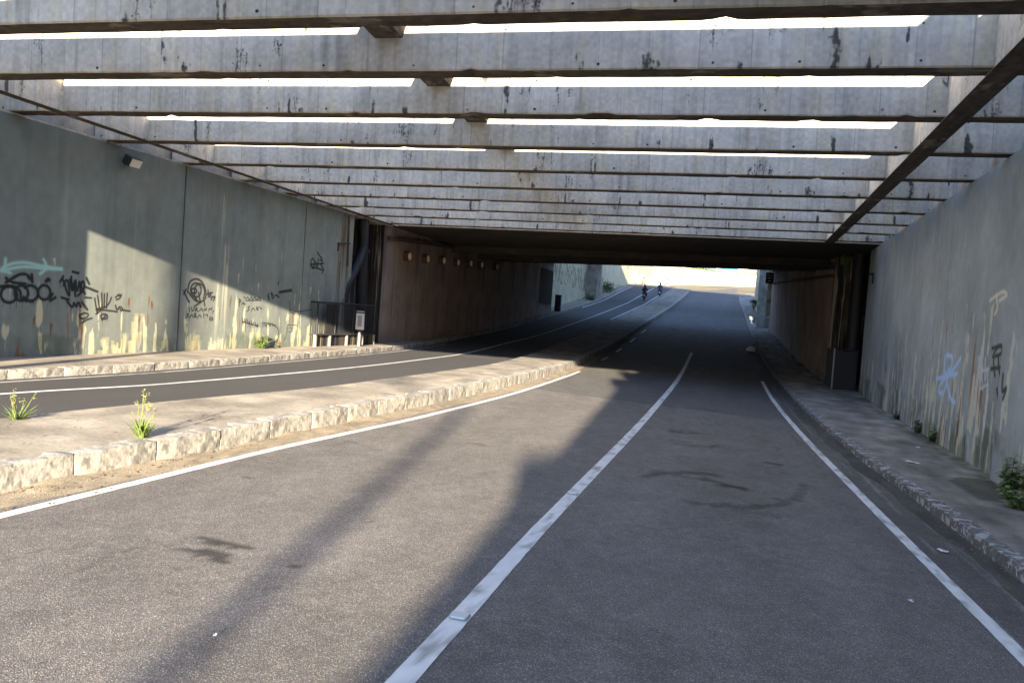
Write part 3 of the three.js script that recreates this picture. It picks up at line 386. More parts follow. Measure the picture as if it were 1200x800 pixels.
// ---------------------------------------------------------------- roof grid of concrete beams
const ceilY = (x) => 5.05 + 0.015 * (x + 12.4);
const DEPTH = 0.79, BW = 0.33;
const beamTex = [0, 1, 2, 3].map((s) => { const w = 2048, h = 128, mw = 17.4, px = w / mw, R = rng(900 + s);
  const c = paint(canvasOf(w, h), (i, j) => {
    const x = i / px, y = (h - j) / h * 1.0, n = fbm(x * 0.8, y * 2, 4, 910 + s), st = fbm(x * 7, y * 0.45, 4, 920 + s), st2 = fbm(x * 16, y * 0.8, 3, 930 + s), f = fbm(x * 20, y * 20, 2, 940 + s), board = hash(Math.floor(x / 0.61), 3, s);
    let k = 1 + 0.22 * (n - 0.5) + 0.16 * (f - 0.5) + 0.07 * (board - 0.5); k -= 0.1 * sm(0.55, 0.85, st) + 0.06 * sm(0.55, 0.75, st2); k += 0.03 * sm(0.6, 0.75, fbm(x * 9 + 5, y * 0.5, 3, 950 + s));
    const bl = sm(0.76, 0.84, fbm(x * 5.5, y * 1.3, 4, 960 + s) + 0.12 * (f - 0.5)) * 0.6; k *= 1 - bl; const seam = Math.abs((x / 0.61) % 1 - 0.5) > 0.49 ? 0.86 : 1; k *= seam;
    const warm = sm(0.6, 0.75, fbm(x * 6 + 3, y * 0.5, 3, 970 + s)) * 0.04; return [192 * k * (1 + warm * 0.3), 186 * k, 174 * k * (1 - warm)]; });
  const x = c.getContext('2d'); x.fillStyle = '#22211f';
  for (let u = 0.35; u < mw; u += 0.9 + 0.5 * R()) { for (const y of [0.06, 0.5]) { if (R() < 0.75) { x.beginPath(); x.arc(u * px, h - (y + 0.02 * R()) * h, 1.4 + R(), 0, 7); x.fill(); } } }
  x.fillStyle = '#1b1a19'; for (let k = 0; k < 11; k++) { const u = R() < 0.6 ? Math.floor(R() * 28) * 0.61 * px + 0.305 * px + (R() - 0.5) * 16 : R() * w, y0 = h * (R() < 0.65 ? 0.3 + 0.12 * R() : 0.5 + 0.4 * R()); const nd = 3 + Math.floor(5 * R()); x.strokeStyle = '#1d1c1a'; x.lineCap = 'round'; for (let q = 0; q < nd; q++) { let cx = u + (R() - 0.5) * 30, cy = y0 + (R() - 0.7) * 34; const len = 10 + 62 * R() * R(); for (let m = 0; m < len; m += 2) { x.globalAlpha = 0.1 + 0.5 * R() * R(); x.lineWidth = 0.8 + 3.4 * R() * (1 - m / len); x.beginPath(); x.moveTo(cx, cy); cx += (R() - 0.5) * 1.8; cy += 2; x.lineTo(cx, cy); x.stroke(); } for (let m = 0; m < 7; m++) { x.globalAlpha = 0.15 + 0.25 * R(); x.beginPath(); x.arc(cx + (R() - 0.5) * 12, cy - len * R(), 0.5 + 1.4 * R(), 0, 7); x.fill(); } } } x.globalAlpha = 1;
  return texOf(c, true, [1 / mw, 1]); });
for (const t of beamTex) t.wrapS = t.wrapT = THREE.RepeatWrapping;
const beamMats = beamTex.map((t) => std({ map: t, bumpMap: concBump, bumpScale: 0.006, roughness: 0.92 }));
const brownTex = texOf(paint(canvasOf(1024, 256), (i, j) => { const x = i / 100, y = j / 100, n = fbm(x * 1.3, y * 3, 5, 981), f = fbm(x * 9, y * 14, 3, 982), st = fbm(x * 0.6, y * 12, 4, 983); const bare = sm(0.6, 0.72, n + 0.3 * (f - 0.5)) * 0.55; let k = 0.8 + 0.5 * (f - 0.5) + 0.4 * (st - 0.5); return [(92 + 62 * bare) * k, (80 + 66 * bare) * k, (68 + 68 * bare) * k]; }), true, [1 / 10.24, 1 / 2.56]);
brownTex.wrapS = brownTex.wrapT = THREE.RepeatWrapping;
const brownMat = std({ map: brownTex, bumpMap: concBump, bumpScale: 0.006, roughness: 0.95 });  // mottled dark brown surface for soffits and struts
// a beam along local x, its near bottom edge through the origin; arrises chipped
function beamGeo(x0, x1, w, d, seed) {
  const zs = range(x0, x1, 0.12), ch = 0.018, prof = [[0, d], [0, ch], [ch, 0], [w - ch, 0], [w, ch], [w, d]], body = [], sof = [], U = [], US = [];
  const pt = (x, k) => { const [a, b] = prof[k]; const e = (k >= 1 && k <= 4) ? 0.012 * (fbm(x * 2.2 + k, seed, 4, seed) - 0.5) - 0.03 * sm(0.74, 0.86, fbm(x * 3, k < 3 ? 1 : 2, 3, seed + 3)) : 0.006 * (noise(x, k, seed) - 0.5); return new THREE.Vector3(x, b - e * (b < 0.1 ? 1 : 0), -(a + (k < 3 ? -e : e) * 0.5)); };
  for (let i = 0; i < zs.length - 1; i++) for (let k = 0; k < 6; k++) { const n = (k + 1) % 6, a = zs[i], b = zs[i + 1], q = [pt(b, k), pt(a, k), pt(a, n), pt(b, n)].reverse(); const vv = (m) => prof[m][1] + (m === 0 || m === 1 || m === 4 || m === 5 ? 0 : 0.0); (k === 2 ? sof : body).push(q); (k === 2 ? US : U).push(k === 5 ? [[b, 0.2], [a, 0.2], [a, 0.5], [b, 0.5]].map(t => [t[0] - x0, t[1]]) : q.map((v) => [v.x - x0 + seed * 3.7, k === 2 ? -v.z : v.y])); }
  const ends = [[x0, -1], [x1, 1]].map(([x]) => quads([[pt(x, 0), pt(x, 1), pt(x, 4), pt(x, 5)]]));
  return [mergeGeometries([quads(body, U), ...ends]), quads(sof, US)];
}
const beamZ = [], beamSkew = [];
for (let i = 0; i < 10; i++) { beamZ.push([7.4, 9.17, 11.2, 13.35, 15.55, 17.7, 19.78, 21.85, 23.9, 26.0][i]); beamSkew.push(0.11 + 0.006 * i); }
const places = ['first in view at the open end', 'second from the open end', 'third from the open end', 'fourth from the open end', 'fifth from the open end', 'fifth from the dark covered tunnel', 'fourth from the dark covered tunnel', 'third from the dark covered tunnel', 'second from the dark covered tunnel', 'last before the dark covered tunnel'];
const faceZ = (i, x) => beamZ[i] + beamSkew[i] * (x + 2);
const strutX = (z) => -4.55 - 0.05 * (z - 8);
for (let i = 0; i < 10; i++) {
  const b = thing('roof_beam', `weathered concrete roof beam, ${places[i]}`, 'beam', 'concrete beams across the open roof');
  b.position.copy(V(-2, ceilY(-2), beamZ[i])); b.rotation.order = 'YXZ'; b.rotation.set(0, Math.atan(beamSkew[i]), 0.015);
  const [g, s] = beamGeo(-10.95, 6.4, BW, DEPTH, 40 + i); mesh('web', g, beamMats[i % 4], b); mesh('soffit', s, brownMat, b);
  if (i < 9) {                                                // short trapezoid strut to the next beam, high up
    const sx = strutX(beamZ[i]) + 2, L = beamZ[i + 1] - beamZ[i] - BW + 0.05, top = DEPTH - 0.01, P = [];
    const A = (x, y, z) => new THREE.Vector3(x, y, -(BW - 0.02 + z)), sec = (z) => [A(sx - 0.3, top, z), A(sx - 0.19, 0.42, z), A(sx + 0.19, 0.42, z), A(sx + 0.3, top, z)];
    const a = sec(0), c = sec(L); for (let k = 0; k < 4; k++) { const n = (k + 1) % 4; P.push([a[k], a[n], c[n], c[k]].reverse()); }
    mesh('strut', quads(P, P.map(q => q.map(v => [v.z, v.x + v.y]))), brownMat, b);
  }
}
{ // the end beam of the roof, above and behind the view, whose shadow bounds the sunlight on the road
  const b = thing('roof_beam', 'skewed concrete end beam of the open roof, out over the approach', 'beam', 'concrete beams across the open roof');
  b.position.copy(V(-1.5, ceilY(-1.5), 6.3)); b.rotation.order = 'YXZ'; b.rotation.set(0, Math.atan(0.34), 0.015);
  const [g, s] = beamGeo(-11.6, 5.9, BW, DEPTH, 61); mesh('web', g, beamMats[1], b); mesh('soffit', s, brownMat, b);
}
function girder(label, a, b, w, mat) {
  const t = thing('roof_girder', label, 'girder'), dx = (b[0] - a[0]) / (b[1] - a[1]);
  mesh('web', block([[a[0], a[1]], [b[0], b[1]], [b[0] + w, b[1]], [a[0] + w, a[1]]], (x) => ceilY(x) - 0.006, (x) => ceilY(x) + DEPTH - 0.03), mat, t); const n = 24, P = [], U = []; for (let i = 0; i < n; i++) { const za = a[1] + (b[1] - a[1]) * i / n, zb = a[1] + (b[1] - a[1]) * (i + 1) / n, xa = a[0] + dx * (za - a[1]), xb = a[0] + dx * (zb - a[1]); P.push([V(xa, ceilY(xa) - 0.011, za), V(xa + w, ceilY(xa + w) - 0.011, za), V(xb + w, ceilY(xb + w) - 0.011, zb), V(xb, ceilY(xb) - 0.011, zb)].reverse()); U.push([[zb, 0], [zb, w], [za, w], [za, 0]]); } mesh('soffit', quads(P, U), brownMat, t); return t;
}
const girdMat = beamMats[3];
girder('long concrete girder under the roof beams near the shaded right wall', [2.52, 5.6], [2.5, 27.4], 0.33, girdMat);
girder('long concrete girder under the roof beams close to the graffiti wall', [-11.35, 4.2], [-12.7, 25.2], 0.2, girdMat);
// seats of the beams: edge strips along the wall heads
mesh('bearing_strip', block([[LX, 4], [LX, 25], [LX - 0.29, 25], [LX - 0.29, 4]], 5.004, 5.04), girdMat, leftWall);

// ---------------------------------------------------------------- covered part of the underpass
const soot = wallPaint(1024, 512, 12, 6, 700, { base: [150, 131, 117], blotch: 0.45, streak: 0.14, flakeTop: 0.9, flakeCut: 0.7, flake: [150, 140, 118] });
const sootTex = texOf(soot, true, [1 / 12, 1 / 6]); sootTex.wrapS = sootTex.wrapT = THREE.RepeatWrapping;
const sootMat = std({ map: sootTex, bumpMap: concBump, bumpScale: 0.006, roughness: 0.9 });
const stainedTex = texOf(paint(canvasOf(256, 1024), (i, j) => { const x = i / 128, y = j / 170, st = fbm(x * 9, y * 0.5, 4, 720), s2 = fbm(x * 14 + 4, y * 0.4, 4, 730), f = hash(i, j, 2); let k = 0.75 + 0.5 * (fbm(x * 3, y * 2, 3, 740) - 0.5); let r = 94 * k, g = 86 * k, b = 75 * k; const w = sm(0.55, 0.62, st); r += (180 - r) * w * 0.7; g += (172 - g) * w * 0.7; b += (148 - b) * w * 0.7; const d = sm(0.55, 0.64, s2); r *= 1 - 0.75 * d; g *= 1 - 0.75 * d; b *= 1 - 0.72 * d; const q = (f - 0.5) * 14; return [clamp(r + q, 0, 255), clamp(g + q, 0, 255), clamp(b + q, 0, 255)]; }), true, [0.5, 1 / 6]);
stainedTex.wrapS = stainedTex.wrapT = THREE.RepeatWrapping;
const stainedMat = std({ map: stainedTex, bumpMap: concBump, bumpScale: 0.006, roughness: 0.85 });
const lowY = (x, z) => grade(z) - 0.6, softY = (x, z) => 5.22 + 0.015 * (x + 2) + 2.05 * sm(34, 63, z);
const TLa = [-12.75, 24.6], TLb = [-14.46, 57];
const tl = thing('tunnel_wall', 'sooty brown tunnel wall lined with small round lamps', 'wall');
{ const n = 10, P = []; for (let i = 0; i < n; i++) { const a = i / n, b = (i + 1) / n, A = [TLa[0] + (TLb[0] - TLa[0]) * a, TLa[1] + (TLb[1] - TLa[1]) * a], B = [TLa[0] + (TLb[0] - TLa[0]) * b, TLa[1] + (TLb[1] - TLa[1]) * b]; const g = block([[A[0], A[1]], [B[0], B[1]], [B[0] - 0.8, B[1]], [A[0] - 0.8, A[1]]], lowY, (x, z) => softY(x, z) + 0.3); P.push(g); } mesh('wall_body', mergeGeometries(P), sootMat, tl); }
mesh('end_face', block([[-12.72, 24.55], [-12.72, 24.62], [-13.9, 24.62], [-13.9, 24.55]], -0.3, 5.0), stainedMat, tl);
mesh('niche_back', block([[-13.6, 21.9], [-13.6, 24.58], [-14.1, 24.58], [-14.1, 21.9]], 0, 5.6), stainedMat, tl);
mesh('ledge', block([[TLa[0] + 0.12, TLa[1] + 0.3], [TLb[0] + 0.12, TLb[1]], [TLb[0] - 0.1, TLb[1]], [TLa[0] - 0.1, TLa[1] + 0.3]], (x, z) => softY(x, z) - 0.55, (x, z) => softY(x, z) - 0.42), M.rust, tl);
const TRa = [3.5, 32.6], TRb = [2.15, 62.5];
const tr = thing('tunnel_wall', 'sooty tunnel wall beside the right-hand sidewalk', 'wall');
mesh('wall_body', block([TRa, TRb, [TRb[0] + 0.6, TRb[1]], [TRa[0] + 0.6, TRa[1]]], lowY, (x, z) => softY(x, z) + 0.3), sootMat, tr);
mesh('end_face', block([[3.49, 32.53], [3.49, 32.6], [4.1, 32.6], [4.1, 32.53]], -0.2, 5.3), stainedMat, tr);
mesh('niche_back', block([[4.9, 29.3], [4.9, 34], [5.3, 34], [5.3, 29.3]], -0.3, 5.5), stainedMat, tr);
mesh('niche_back', block([[4.1, 33.6], [4.1, 34], [5.2, 34], [5.2, 33.6]], -0.3, 5.5), stainedMat, tr);
mesh('pipe_rail', mergeGeometries([bar(V(3.42, 4.55, 32.5), V(2.1, 5.9, 62), 0.07, 10)]), M.rust, tr);
mesh('wall_coping', block([[TRa[0] - 0.12, TRa[1]], [TRb[0] - 0.12, TRb[1]], [TRb[0] + 0.3, TRb[1]], [TRa[0] + 0.3, TRa[1]]], (x, z) => softY(x, z) - 0.5, (x, z) => softY(x, z) - 0.2), M.darkConcrete, tr);
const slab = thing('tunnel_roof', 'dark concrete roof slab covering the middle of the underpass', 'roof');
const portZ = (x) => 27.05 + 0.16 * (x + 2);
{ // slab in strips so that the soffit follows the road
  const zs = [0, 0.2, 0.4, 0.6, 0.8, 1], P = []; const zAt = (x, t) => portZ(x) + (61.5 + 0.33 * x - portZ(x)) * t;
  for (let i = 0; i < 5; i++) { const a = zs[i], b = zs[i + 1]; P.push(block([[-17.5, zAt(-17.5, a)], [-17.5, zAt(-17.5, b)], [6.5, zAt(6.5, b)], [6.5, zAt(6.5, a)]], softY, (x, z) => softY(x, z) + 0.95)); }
  mesh('deck', mergeGeometries(P), M.darkConcrete, slab);
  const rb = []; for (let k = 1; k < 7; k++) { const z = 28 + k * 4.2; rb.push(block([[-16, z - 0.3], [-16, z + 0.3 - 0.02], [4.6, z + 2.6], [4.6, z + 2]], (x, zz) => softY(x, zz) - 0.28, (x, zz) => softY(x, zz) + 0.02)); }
  rb.forEach((g) => mesh('cross_rib', g, M.darkConcrete, slab));
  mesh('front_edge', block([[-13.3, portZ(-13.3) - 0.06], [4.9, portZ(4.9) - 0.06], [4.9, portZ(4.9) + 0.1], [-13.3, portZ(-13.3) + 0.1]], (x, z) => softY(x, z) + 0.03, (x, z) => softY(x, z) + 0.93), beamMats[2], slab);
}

// ---------------------------------------------------------------- the far ramp
const paleTex = texOf(wallPaint(1024, 512, 16, 5, 760, { base: [198, 190, 160], blotch: 0.16, streak: 0.16, flakeTop: 0.6, flakeCut: 0.7, flake: [150, 140, 118] }), true, [1 / 16, 1 / 5]); paleTex.wrapS = paleTex.wrapT = THREE.RepeatWrapping;
const paleMat = std({ map: paleTex, bumpMap: concBump, bumpScale: 0.005, roughness: 0.85 });
function wallRun(pts, y0, y1, t) { const P = []; for (let i = 0; i < pts.length - 1; i++) { const [a, b] = [pts[i], pts[i + 1]], L = Math.hypot(b[0] - a[0], b[1] - a[1]), n = [-(b[1] - a[1]) / L * t, (b[0] - a[0]) / L * t]; P.push(block([a, b, [b[0] + n[0], b[1] + n[1]], [a[0] + n[0], a[1] + n[1]]], y0, y1)); } return mergeGeometries(P); }
const farPts = [[-15.4, 54], [-15.6, 66], [-16.5, 80], [-16.6, 90], [-17, 108], [-17.1, 117], [-15.6, 130], [-11, 139], [-4, 144], [5, 147], [22, 150]];
const farTop = (x, z) => z < 82 ? 9 : 9.2 + (z - 82) * 0.065 - 0.95 * sm(-14, -2, x);
single('retaining_wall', wallRun(farPts, (x, z) => grade(z) - 0.3, farTop, 0.5), paleMat, 'pale streaked wall sweeping round the top of the far ramp into sunlight', 'wall');
single('retaining_wall', mergeGeometries([block([[3.2, 62], [3.2, 80], [3.7, 80], [3.7, 62]], (x, z) => grade(z) - 0.3, 9.4), block([[1.55, 80.45], [1.35, 97], [3.72, 97], [3.72, 80.45]], (x, z) => grade(z) - 0.3, 9.5)]), paleMat, 'pale wall on the right of the far ramp beyond the tunnel', 'wall');
const frame = thing('portal_frame', 'grey concrete portal frame standing across the far ramp', 'portal');
mesh('pillar', block([[-16.55, 80], [-16.55, 82.4], [-15.35, 82.4], [-15.35, 80]], 3, 8.75), M.concrete, frame);
mesh('pillar', block([[1.45, 79], [1.45, 80.4], [2.3, 80.4], [2.3, 79]], 3, 8.75), M.concrete, frame);
mesh('crossbeam', block([[-16.6, 79.2], [-16.6, 82.6], [2.6, 82.6], [2.6, 79.2]], 8.72, 9.9), M.concrete, frame);
struct('sandy_ground', sheet((z) => -24, (z) => 40, (x, z) => grade(z) - 0.22 + (z > 117 ? 0.2 : 0), range(96, 175, 3), 20, (x, z) => { const k = 0.8 + 0.6 * (fbm(x * 0.5, z * 0.5, 4, 111) - 0.5), gr = sm(0.55, 0.65, fbm(x * 0.3 + 3, z * 0.3, 3, 112)); return [0.5 * k * (1 - 0.45 * gr), 0.41 * k * (1 - 0.2 * gr), 0.25 * k * (1 - 0.5 * gr)]; }), M.dirt, 'sunlit sandy ground at the top of the ramp', 'ground');
// street level on both sides of the cutting
const grassy = std({ map: fineMap, bumpMap: fineBump, bumpScale: 0.03, color: lin(0.16, 0.15, 0.08), roughness: 1 });
const level = (pts, y0, y1) => block(pts, y0, y1);
struct('terrain', mergeGeometries([
  level([[-300, -80], [-300, 56], [-14.2, 56], [-14.2, 26], [-13.35, 26], [-13.35, -80]], 3, 5.6), level([[-300, 56], [-300, 84], [-17.2, 84], [-16.2, 56]], 3, 8.8), level([[-300, 84], [-300, 320], [-17.8, 320], [-17.8, 84]], 3, (x, z) => 9.1 + (Math.min(z, 150) - 84) * 0.06),
  level([[4.6, 0], [4.6, 64.4], [300, 64.4], [300, 0]], 3, 6.0), level([[4.45, -80], [4.45, 0], [300, 0], [300, -80]], -1, (x, z) => clamp(5.96 + 0.138 * (z + 22.8) - 0.9, 0.3, 7)), level([[3.72, 64.5], [3.72, 97], [300, 97], [300, 64.5]], 2, 9.0)]), grassy, 'street level ground on both sides of the cutting', 'ground');
struct('terrain', block([[-300, 152], [-300, 520], [300, 520], [300, 152]], 4, 11.2), grassy, 'flat ground stretching away beyond the far ramp', 'ground');
struct('terrain', block([[-300, -400], [-300, -80.1], [300, -80.1], [300, -400]], -3, -0.2), grassy, 'flat ground stretching away behind the approach road', 'ground');

// ---------------------------------------------------------------- buildings (mostly out of view, casting the shade on the far ramp)
const plaster = std({ map: concMap, color: lin(0.75, 0.7, 0.62) }), glassDark = std({ color: lin(0.05, 0.06, 0.07), roughness: 0.15 });
{ const b = thing('apartment_building', 'plain plastered building over the tunnel that shades the far ramp', 'building');
  mesh('wall', block([[-30, 40], [-30, 57], [14, 57], [14, 40]], 8.3, 20.6), plaster, b); mesh('roof', block([[-30.3, 39.7], [-30.3, 57], [14.3, 57], [14.3, 39.7]], 20.6, 20.9), M.concrete, b);
  for (let f = 0; f < 4; f++) for (let k = 0; k < 11; k++) mesh('window', boxAt(-27.5 + k * 3.9, 9 + f * 3.2, 39.98, 1.5, 1.4, 0.1), glassDark, b); }
{ const b = thing('low_building', 'small white building with blue band behind the sunlit wall', 'building');
  mesh('wall', block([[-6, 165], [-6, 175], [16, 175], [16, 165]], 11, 17.2), M.white, b); mesh('sign_band', block([[-5, 164.9], [-5, 165.05], [-1.5, 165.05], [-1.5, 164.9]], 14.6, 16.8), std({ color: lin(0.05, 0.25, 0.6) }), b);
  for (let k = 0; k < 4; k++) mesh('window', boxAt(1.5 + k * 3, 15.4, 164.97, 1.7, 1.3, 0.1), glassDark, b); }

// ---------------------------------------------------------------- planting
const leafMat = (r, g, b) => new THREE.MeshPhysicalMaterial({ color: lin(r, g, b), roughness: 0.8, transmission: 0.25, thickness: 0, side: THREE.DoubleSide });
const leafA = leafMat(0.13, 0.2, 0.03), leafB = leafMat(0.05, 0.1, 0.02), flowerY = leafMat(0.42, 0.4, 0.05), stemM = std({ color: lin(0.12, 0.15, 0.04) });
function blade(base, tip, w, bend, R) { const q = [], n = 4, d = tip.clone().sub(base), side = new THREE.Vector3(-d.z, 0, d.x); if (side.length() < 1e-4) side.set(1, 0, 0); side.normalize().multiplyScalar(w); const at = (t) => base.clone().addScaledVector(d, t).add(new THREE.Vector3(bend.x * t * t, bend.y * t * t, bend.z * t * t)); for (let i = 0; i < n; i++) { const a = at(i / n), b = at((i + 1) / n), wa = Math.sin(Math.PI * (0.15 + 0.85 * i / n)), wb = Math.sin(Math.PI * (0.15 + 0.85 * (i + 1) / n)); q.push([a.clone().addScaledVector(side, -wa), a.clone().addScaledVector(side, wa), b.clone().addScaledVector(side, wb), b.clone().addScaledVector(side, -wb)]); } return q; }
function tuft(name, label, at, seed, { blades, h, spread, stems, stemH, flowers, leaf, leafy }, group) {
  const g = thing(name, label, 'plant', group), R = rng(seed); g.position.copy(at); const q = [], st = [], fl = [];
  for (let i = 0; i < blades; i++) { const a = R() * 6.28, r = spread * 0.35 * Math.sqrt(R()), b = new THREE.Vector3(Math.cos(a) * r, -0.01, Math.sin(a) * r), t = b.clone().add(new THREE.Vector3(Math.cos(a) * spread * R(), h * (0.45 + 0.55 * R()), Math.sin(a) * spread * R())); q.push(...blade(b, t, 0.006 + 0.005 * R(), new THREE.Vector3(Math.cos(a) * spread * 0.5, -h * 0.25 * R(), Math.sin(a) * spread * 0.5), R)); }
  for (let i = 0; i < stems; i++) { const a = R() * 6.28, r = spread * 0.4 * R(), b = new THREE.Vector3(Math.cos(a) * r, 0, Math.sin(a) * r), t = b.clone().add(new THREE.Vector3((R() - 0.5) * spread * 1.8, stemH * (0.5 + 0.5 * R()), (R() - 0.5) * spread * 1.8)); st.push(bar(b, t, 0.0035, 5));
    const m = leafy ? 34 : flowers; for (let k = 0; k < m; k++) { const f = leafy ? 0.15 + 0.85 * R() : 0.72 + 0.32 * R(), c = b.clone().lerp(t, f), l = (leafy ? 0.09 : 0.035) * (0.5 + R()), an = R() * 6.28, dv = new THREE.Vector3(Math.cos(an) * l, (R() - 0.2) * l * 0.8, Math.sin(an) * l); const o = c.clone().add(new THREE.Vector3((R() - 0.5), (R() - 0.5), (R() - 0.5)).multiplyScalar(leafy ? 0.09 : 0.05)); (leafy ? q : fl).push(...blade(o, o.clone().add(dv), l * (leafy ? 0.28 : 0.35), new THREE.Vector3(0, -l * 0.3, 0), R)); } }
  if (q.length) mesh('foliage', quads(q), leaf, g); if (st.length) mesh('stem', mergeGeometries(st), stemM, g); if (fl.length) mesh('flowers', quads(fl), flowerY, g).userData.kind = 'stuff'; return g;
}
const pM = onGround(166, 511, yM); tuft('flowering_weed', 'tall weed with yellow flowers growing from the median kerb edge', V(pM.x, yM(pM.x, pM.z) - 0.005, pM.z), 11, { blades: 90, h: 0.26, spread: 0.13, stems: 9, stemH: 0.52, flowers: 9, leaf: leafA });
const pM2 = onGround(20, 491, yM); tuft('flowering_weed', 'small sprawling weed with yellow flowers at the far edge of the median', V(pM2.x, yM(pM2.x, pM2.z) - 0.005, pM2.z), 12, { blades: 50, h: 0.22, spread: 0.16, stems: 6, stemH: 0.36, flowers: 7, leaf: leafA });
const wp = (px, py) => { const q = onGround(px, py, yRs); return V(Math.min(q.x, rxAt(q.z) - 0.06), yRs(q.x, q.z) - 0.01, q.z); };
tuft('leafy_weed', 'bushy green weed at the foot of the pilaster on the right wall', V(3.72, 0.0, 11.75), 13, { blades: 40, h: 0.25, spread: 0.15, stems: 10, stemH: 0.66, leaf: leafA, leafy: true });
tuft('leafy_weed', 'low green weed in the wet hollow beside the bushy weed', V(3.66, 0.0, 11.1), 14, { blades: 70, h: 0.2, spread: 0.2, stems: 5, stemH: 0.3, leaf: leafA, leafy: true });
for (const [px, py, s, l] of [[1138, 522, 15, 'small weed at the wall foot under the light blue graffiti'], [1090, 508, 16, 'tiny weed at the wall foot under the cream paint drips'], [1060, 492, 17, 'tiny grass tuft at the wall foot nearer the drain niche']]) { const p = wp(px, py); tuft('leafy_weed', l, p, s, { blades: 40, h: 0.2, spread: 0.1, stems: 3, stemH: 0.28, leaf: leafB, leafy: true }); }
{ const q = onWall(302, 405, [LX, 0], [LX, 50]); tuft('leafy_weed', 'bright green weed at the foot of the graffiti wall in the sun', V(LX + 0.12, yLs(LX, q.z) - 0.01, q.z), 18, { blades: 60, h: 0.35, spread: 0.25, stems: 8, stemH: 0.42, leaf: leafA, leafy: true }); }
function shrub(label, at, rx, ry, n, seed, mat, group, name = 'shrub') {
  const g = thing(name, label, 'shrub', group), R = rng(seed); g.position.copy(at); const q = [], st = [];
  for (let i = 0; i < 7; i++) { const a = R() * 6.28; st.push(bar(new THREE.Vector3(0, -0.05, 0), new THREE.Vector3(Math.cos(a) * rx * 0.6, ry * (0.6 + 0.6 * R()), Math.sin(a) * rx * 0.6), 0.02, 5)); }
  const lumps = Array.from({ length: 9 }, () => { const a = R() * 6.28, r = rx * 0.6 * R(); return new THREE.Vector3(Math.cos(a) * r, ry * (0.35 + 0.9 * R()), Math.sin(a) * r); });
  for (let i = 0; i < n; i++) { const c = lumps[i % 9].clone().add(new THREE.Vector3(R() - 0.5, R() - 0.5, R() - 0.5).normalize().multiplyScalar(rx * 0.5 * Math.cbrt(R()))), l = 0.06 + 0.1 * R(), d = new THREE.Vector3(R() - 0.5, R() - 0.6, R() - 0.5).normalize().multiplyScalar(l); q.push(...blade(c, c.clone().add(d), l * 0.3, new THREE.Vector3(0, -l * 0.2, 0), R).slice(0, 3)); }
  mesh('foliage', quads(q), mat, g); mesh('stem', mergeGeometries(st), stemM, g); return g;
}
shrub('dark shrub at the wall foot on the far ramp sidewalk beyond the pillar', V(-15.9, grade(91) + 0.6, 91), 1.1, 1.0, 1500, 21, leafB);
shrub('low weeds along the pale wall before the far pillar', V(-15.1, grade(76) + 0.55, 76), 0.9, 0.5, 800, 22, leafB);
shrub('green growth at the foot of the pale wall on the right of the far ramp', V(1.2, grade(86) + 0.1, 86), 0.5, 0.9, 600, 23, leafB);
shrub('bright green moss and ferns at the top of the right drain niche', V(3.75, 4.95, 31.6), 0.3, 0.25, 500, 24, leafA, undefined, 'fern');
shrub('round shrub added out of view on the approach wall to bump the shade edge', V(4.15, topBack(0, -20.5) - 0.05, -20.5), 0.4, 0.6, 700, 25, leafB);  // this and the next two: unseen shrubs added to bump the road's shade edge
shrub('loose shrub added higher up on the approach wall to roughen the shade edge', V(4.15, topBack(0, -11) - 0.05, -11), 0.6, 0.6, 700, 26, leafB);
shrub('low shrub added beside the loose shrub to roughen the shade edge', V(4.15, topBack(0, -8) - 0.05, -8.6), 0.5, 0.5, 600, 27, leafB);
{ const q = [], R = rng(31), g = thing('hedge', 'green hedge running along the top of the sunlit far wall', 'hedge'); for (let i = 0; i < 7000; i++) { const x = -14 + 32 * R(), z = 147.5 + 3 * R() + 0.1 * x, c = V(x, farTop(x, z) - 0.3 + 1.0 * R() * (0.6 + 0.5 * noise(x, 0, 4)), z), l = 0.25 + 0.2 * R(), d = new THREE.Vector3(R() - 0.5, R() - 0.5, R() - 0.5).multiplyScalar(l * 1.5); q.push(...blade(c, c.clone().add(d), l * 0.3, new THREE.Vector3(), R).slice(1, 3)); } mesh('foliage', quads(q), leafA, g); }

// ---------------------------------------------------------------- street furniture and fittings
function streetLamp(label, at, h, side) {
  const l = thing('street_lamp', label, 'street lamp', 'street lamps along the approach'); l.position.copy(at);
  const pole = new THREE.CylinderGeometry(0.1, 0.16, h, 14); pole.translate(0, h / 2, 0); mesh('pole', pole, std({ color: lin(0.3, 0.3, 0.3), roughness: 0.6 }), l); const foot = new THREE.CylinderGeometry(0.22, 0.24, 0.3, 14); foot.translate(0, 0.15, 0); mesh('base', foot, M.concrete, l);
  mesh('arm', bar(new THREE.Vector3(0, h - 0.1, 0), new THREE.Vector3(1.5 * side, h + 0.4, 0), 0.05), M.steelDark, l); const hd = new RoundedBoxGeometry(0.7, 0.16, 0.3, 2, 0.05); hd.translate(1.8 * side, h + 0.42, 0); mesh('lamp_head', hd, M.steelDark, l);
}
streetLamp('tall street lamp behind the approach wall casting a soft band of shade', V(6.6, 3.0, -39.5), 9.2, -1);
{ const q = onWall(209, 370, [LX, 0], [LX, 50]), t = 23; streetLamp('street lamp on the median of the approach shading a strip of the graffiti wall', V(q.x + 0.22 * t, yM(q.x + 0.22 * t, q.z - t), q.z - t), 9.5, 1); }
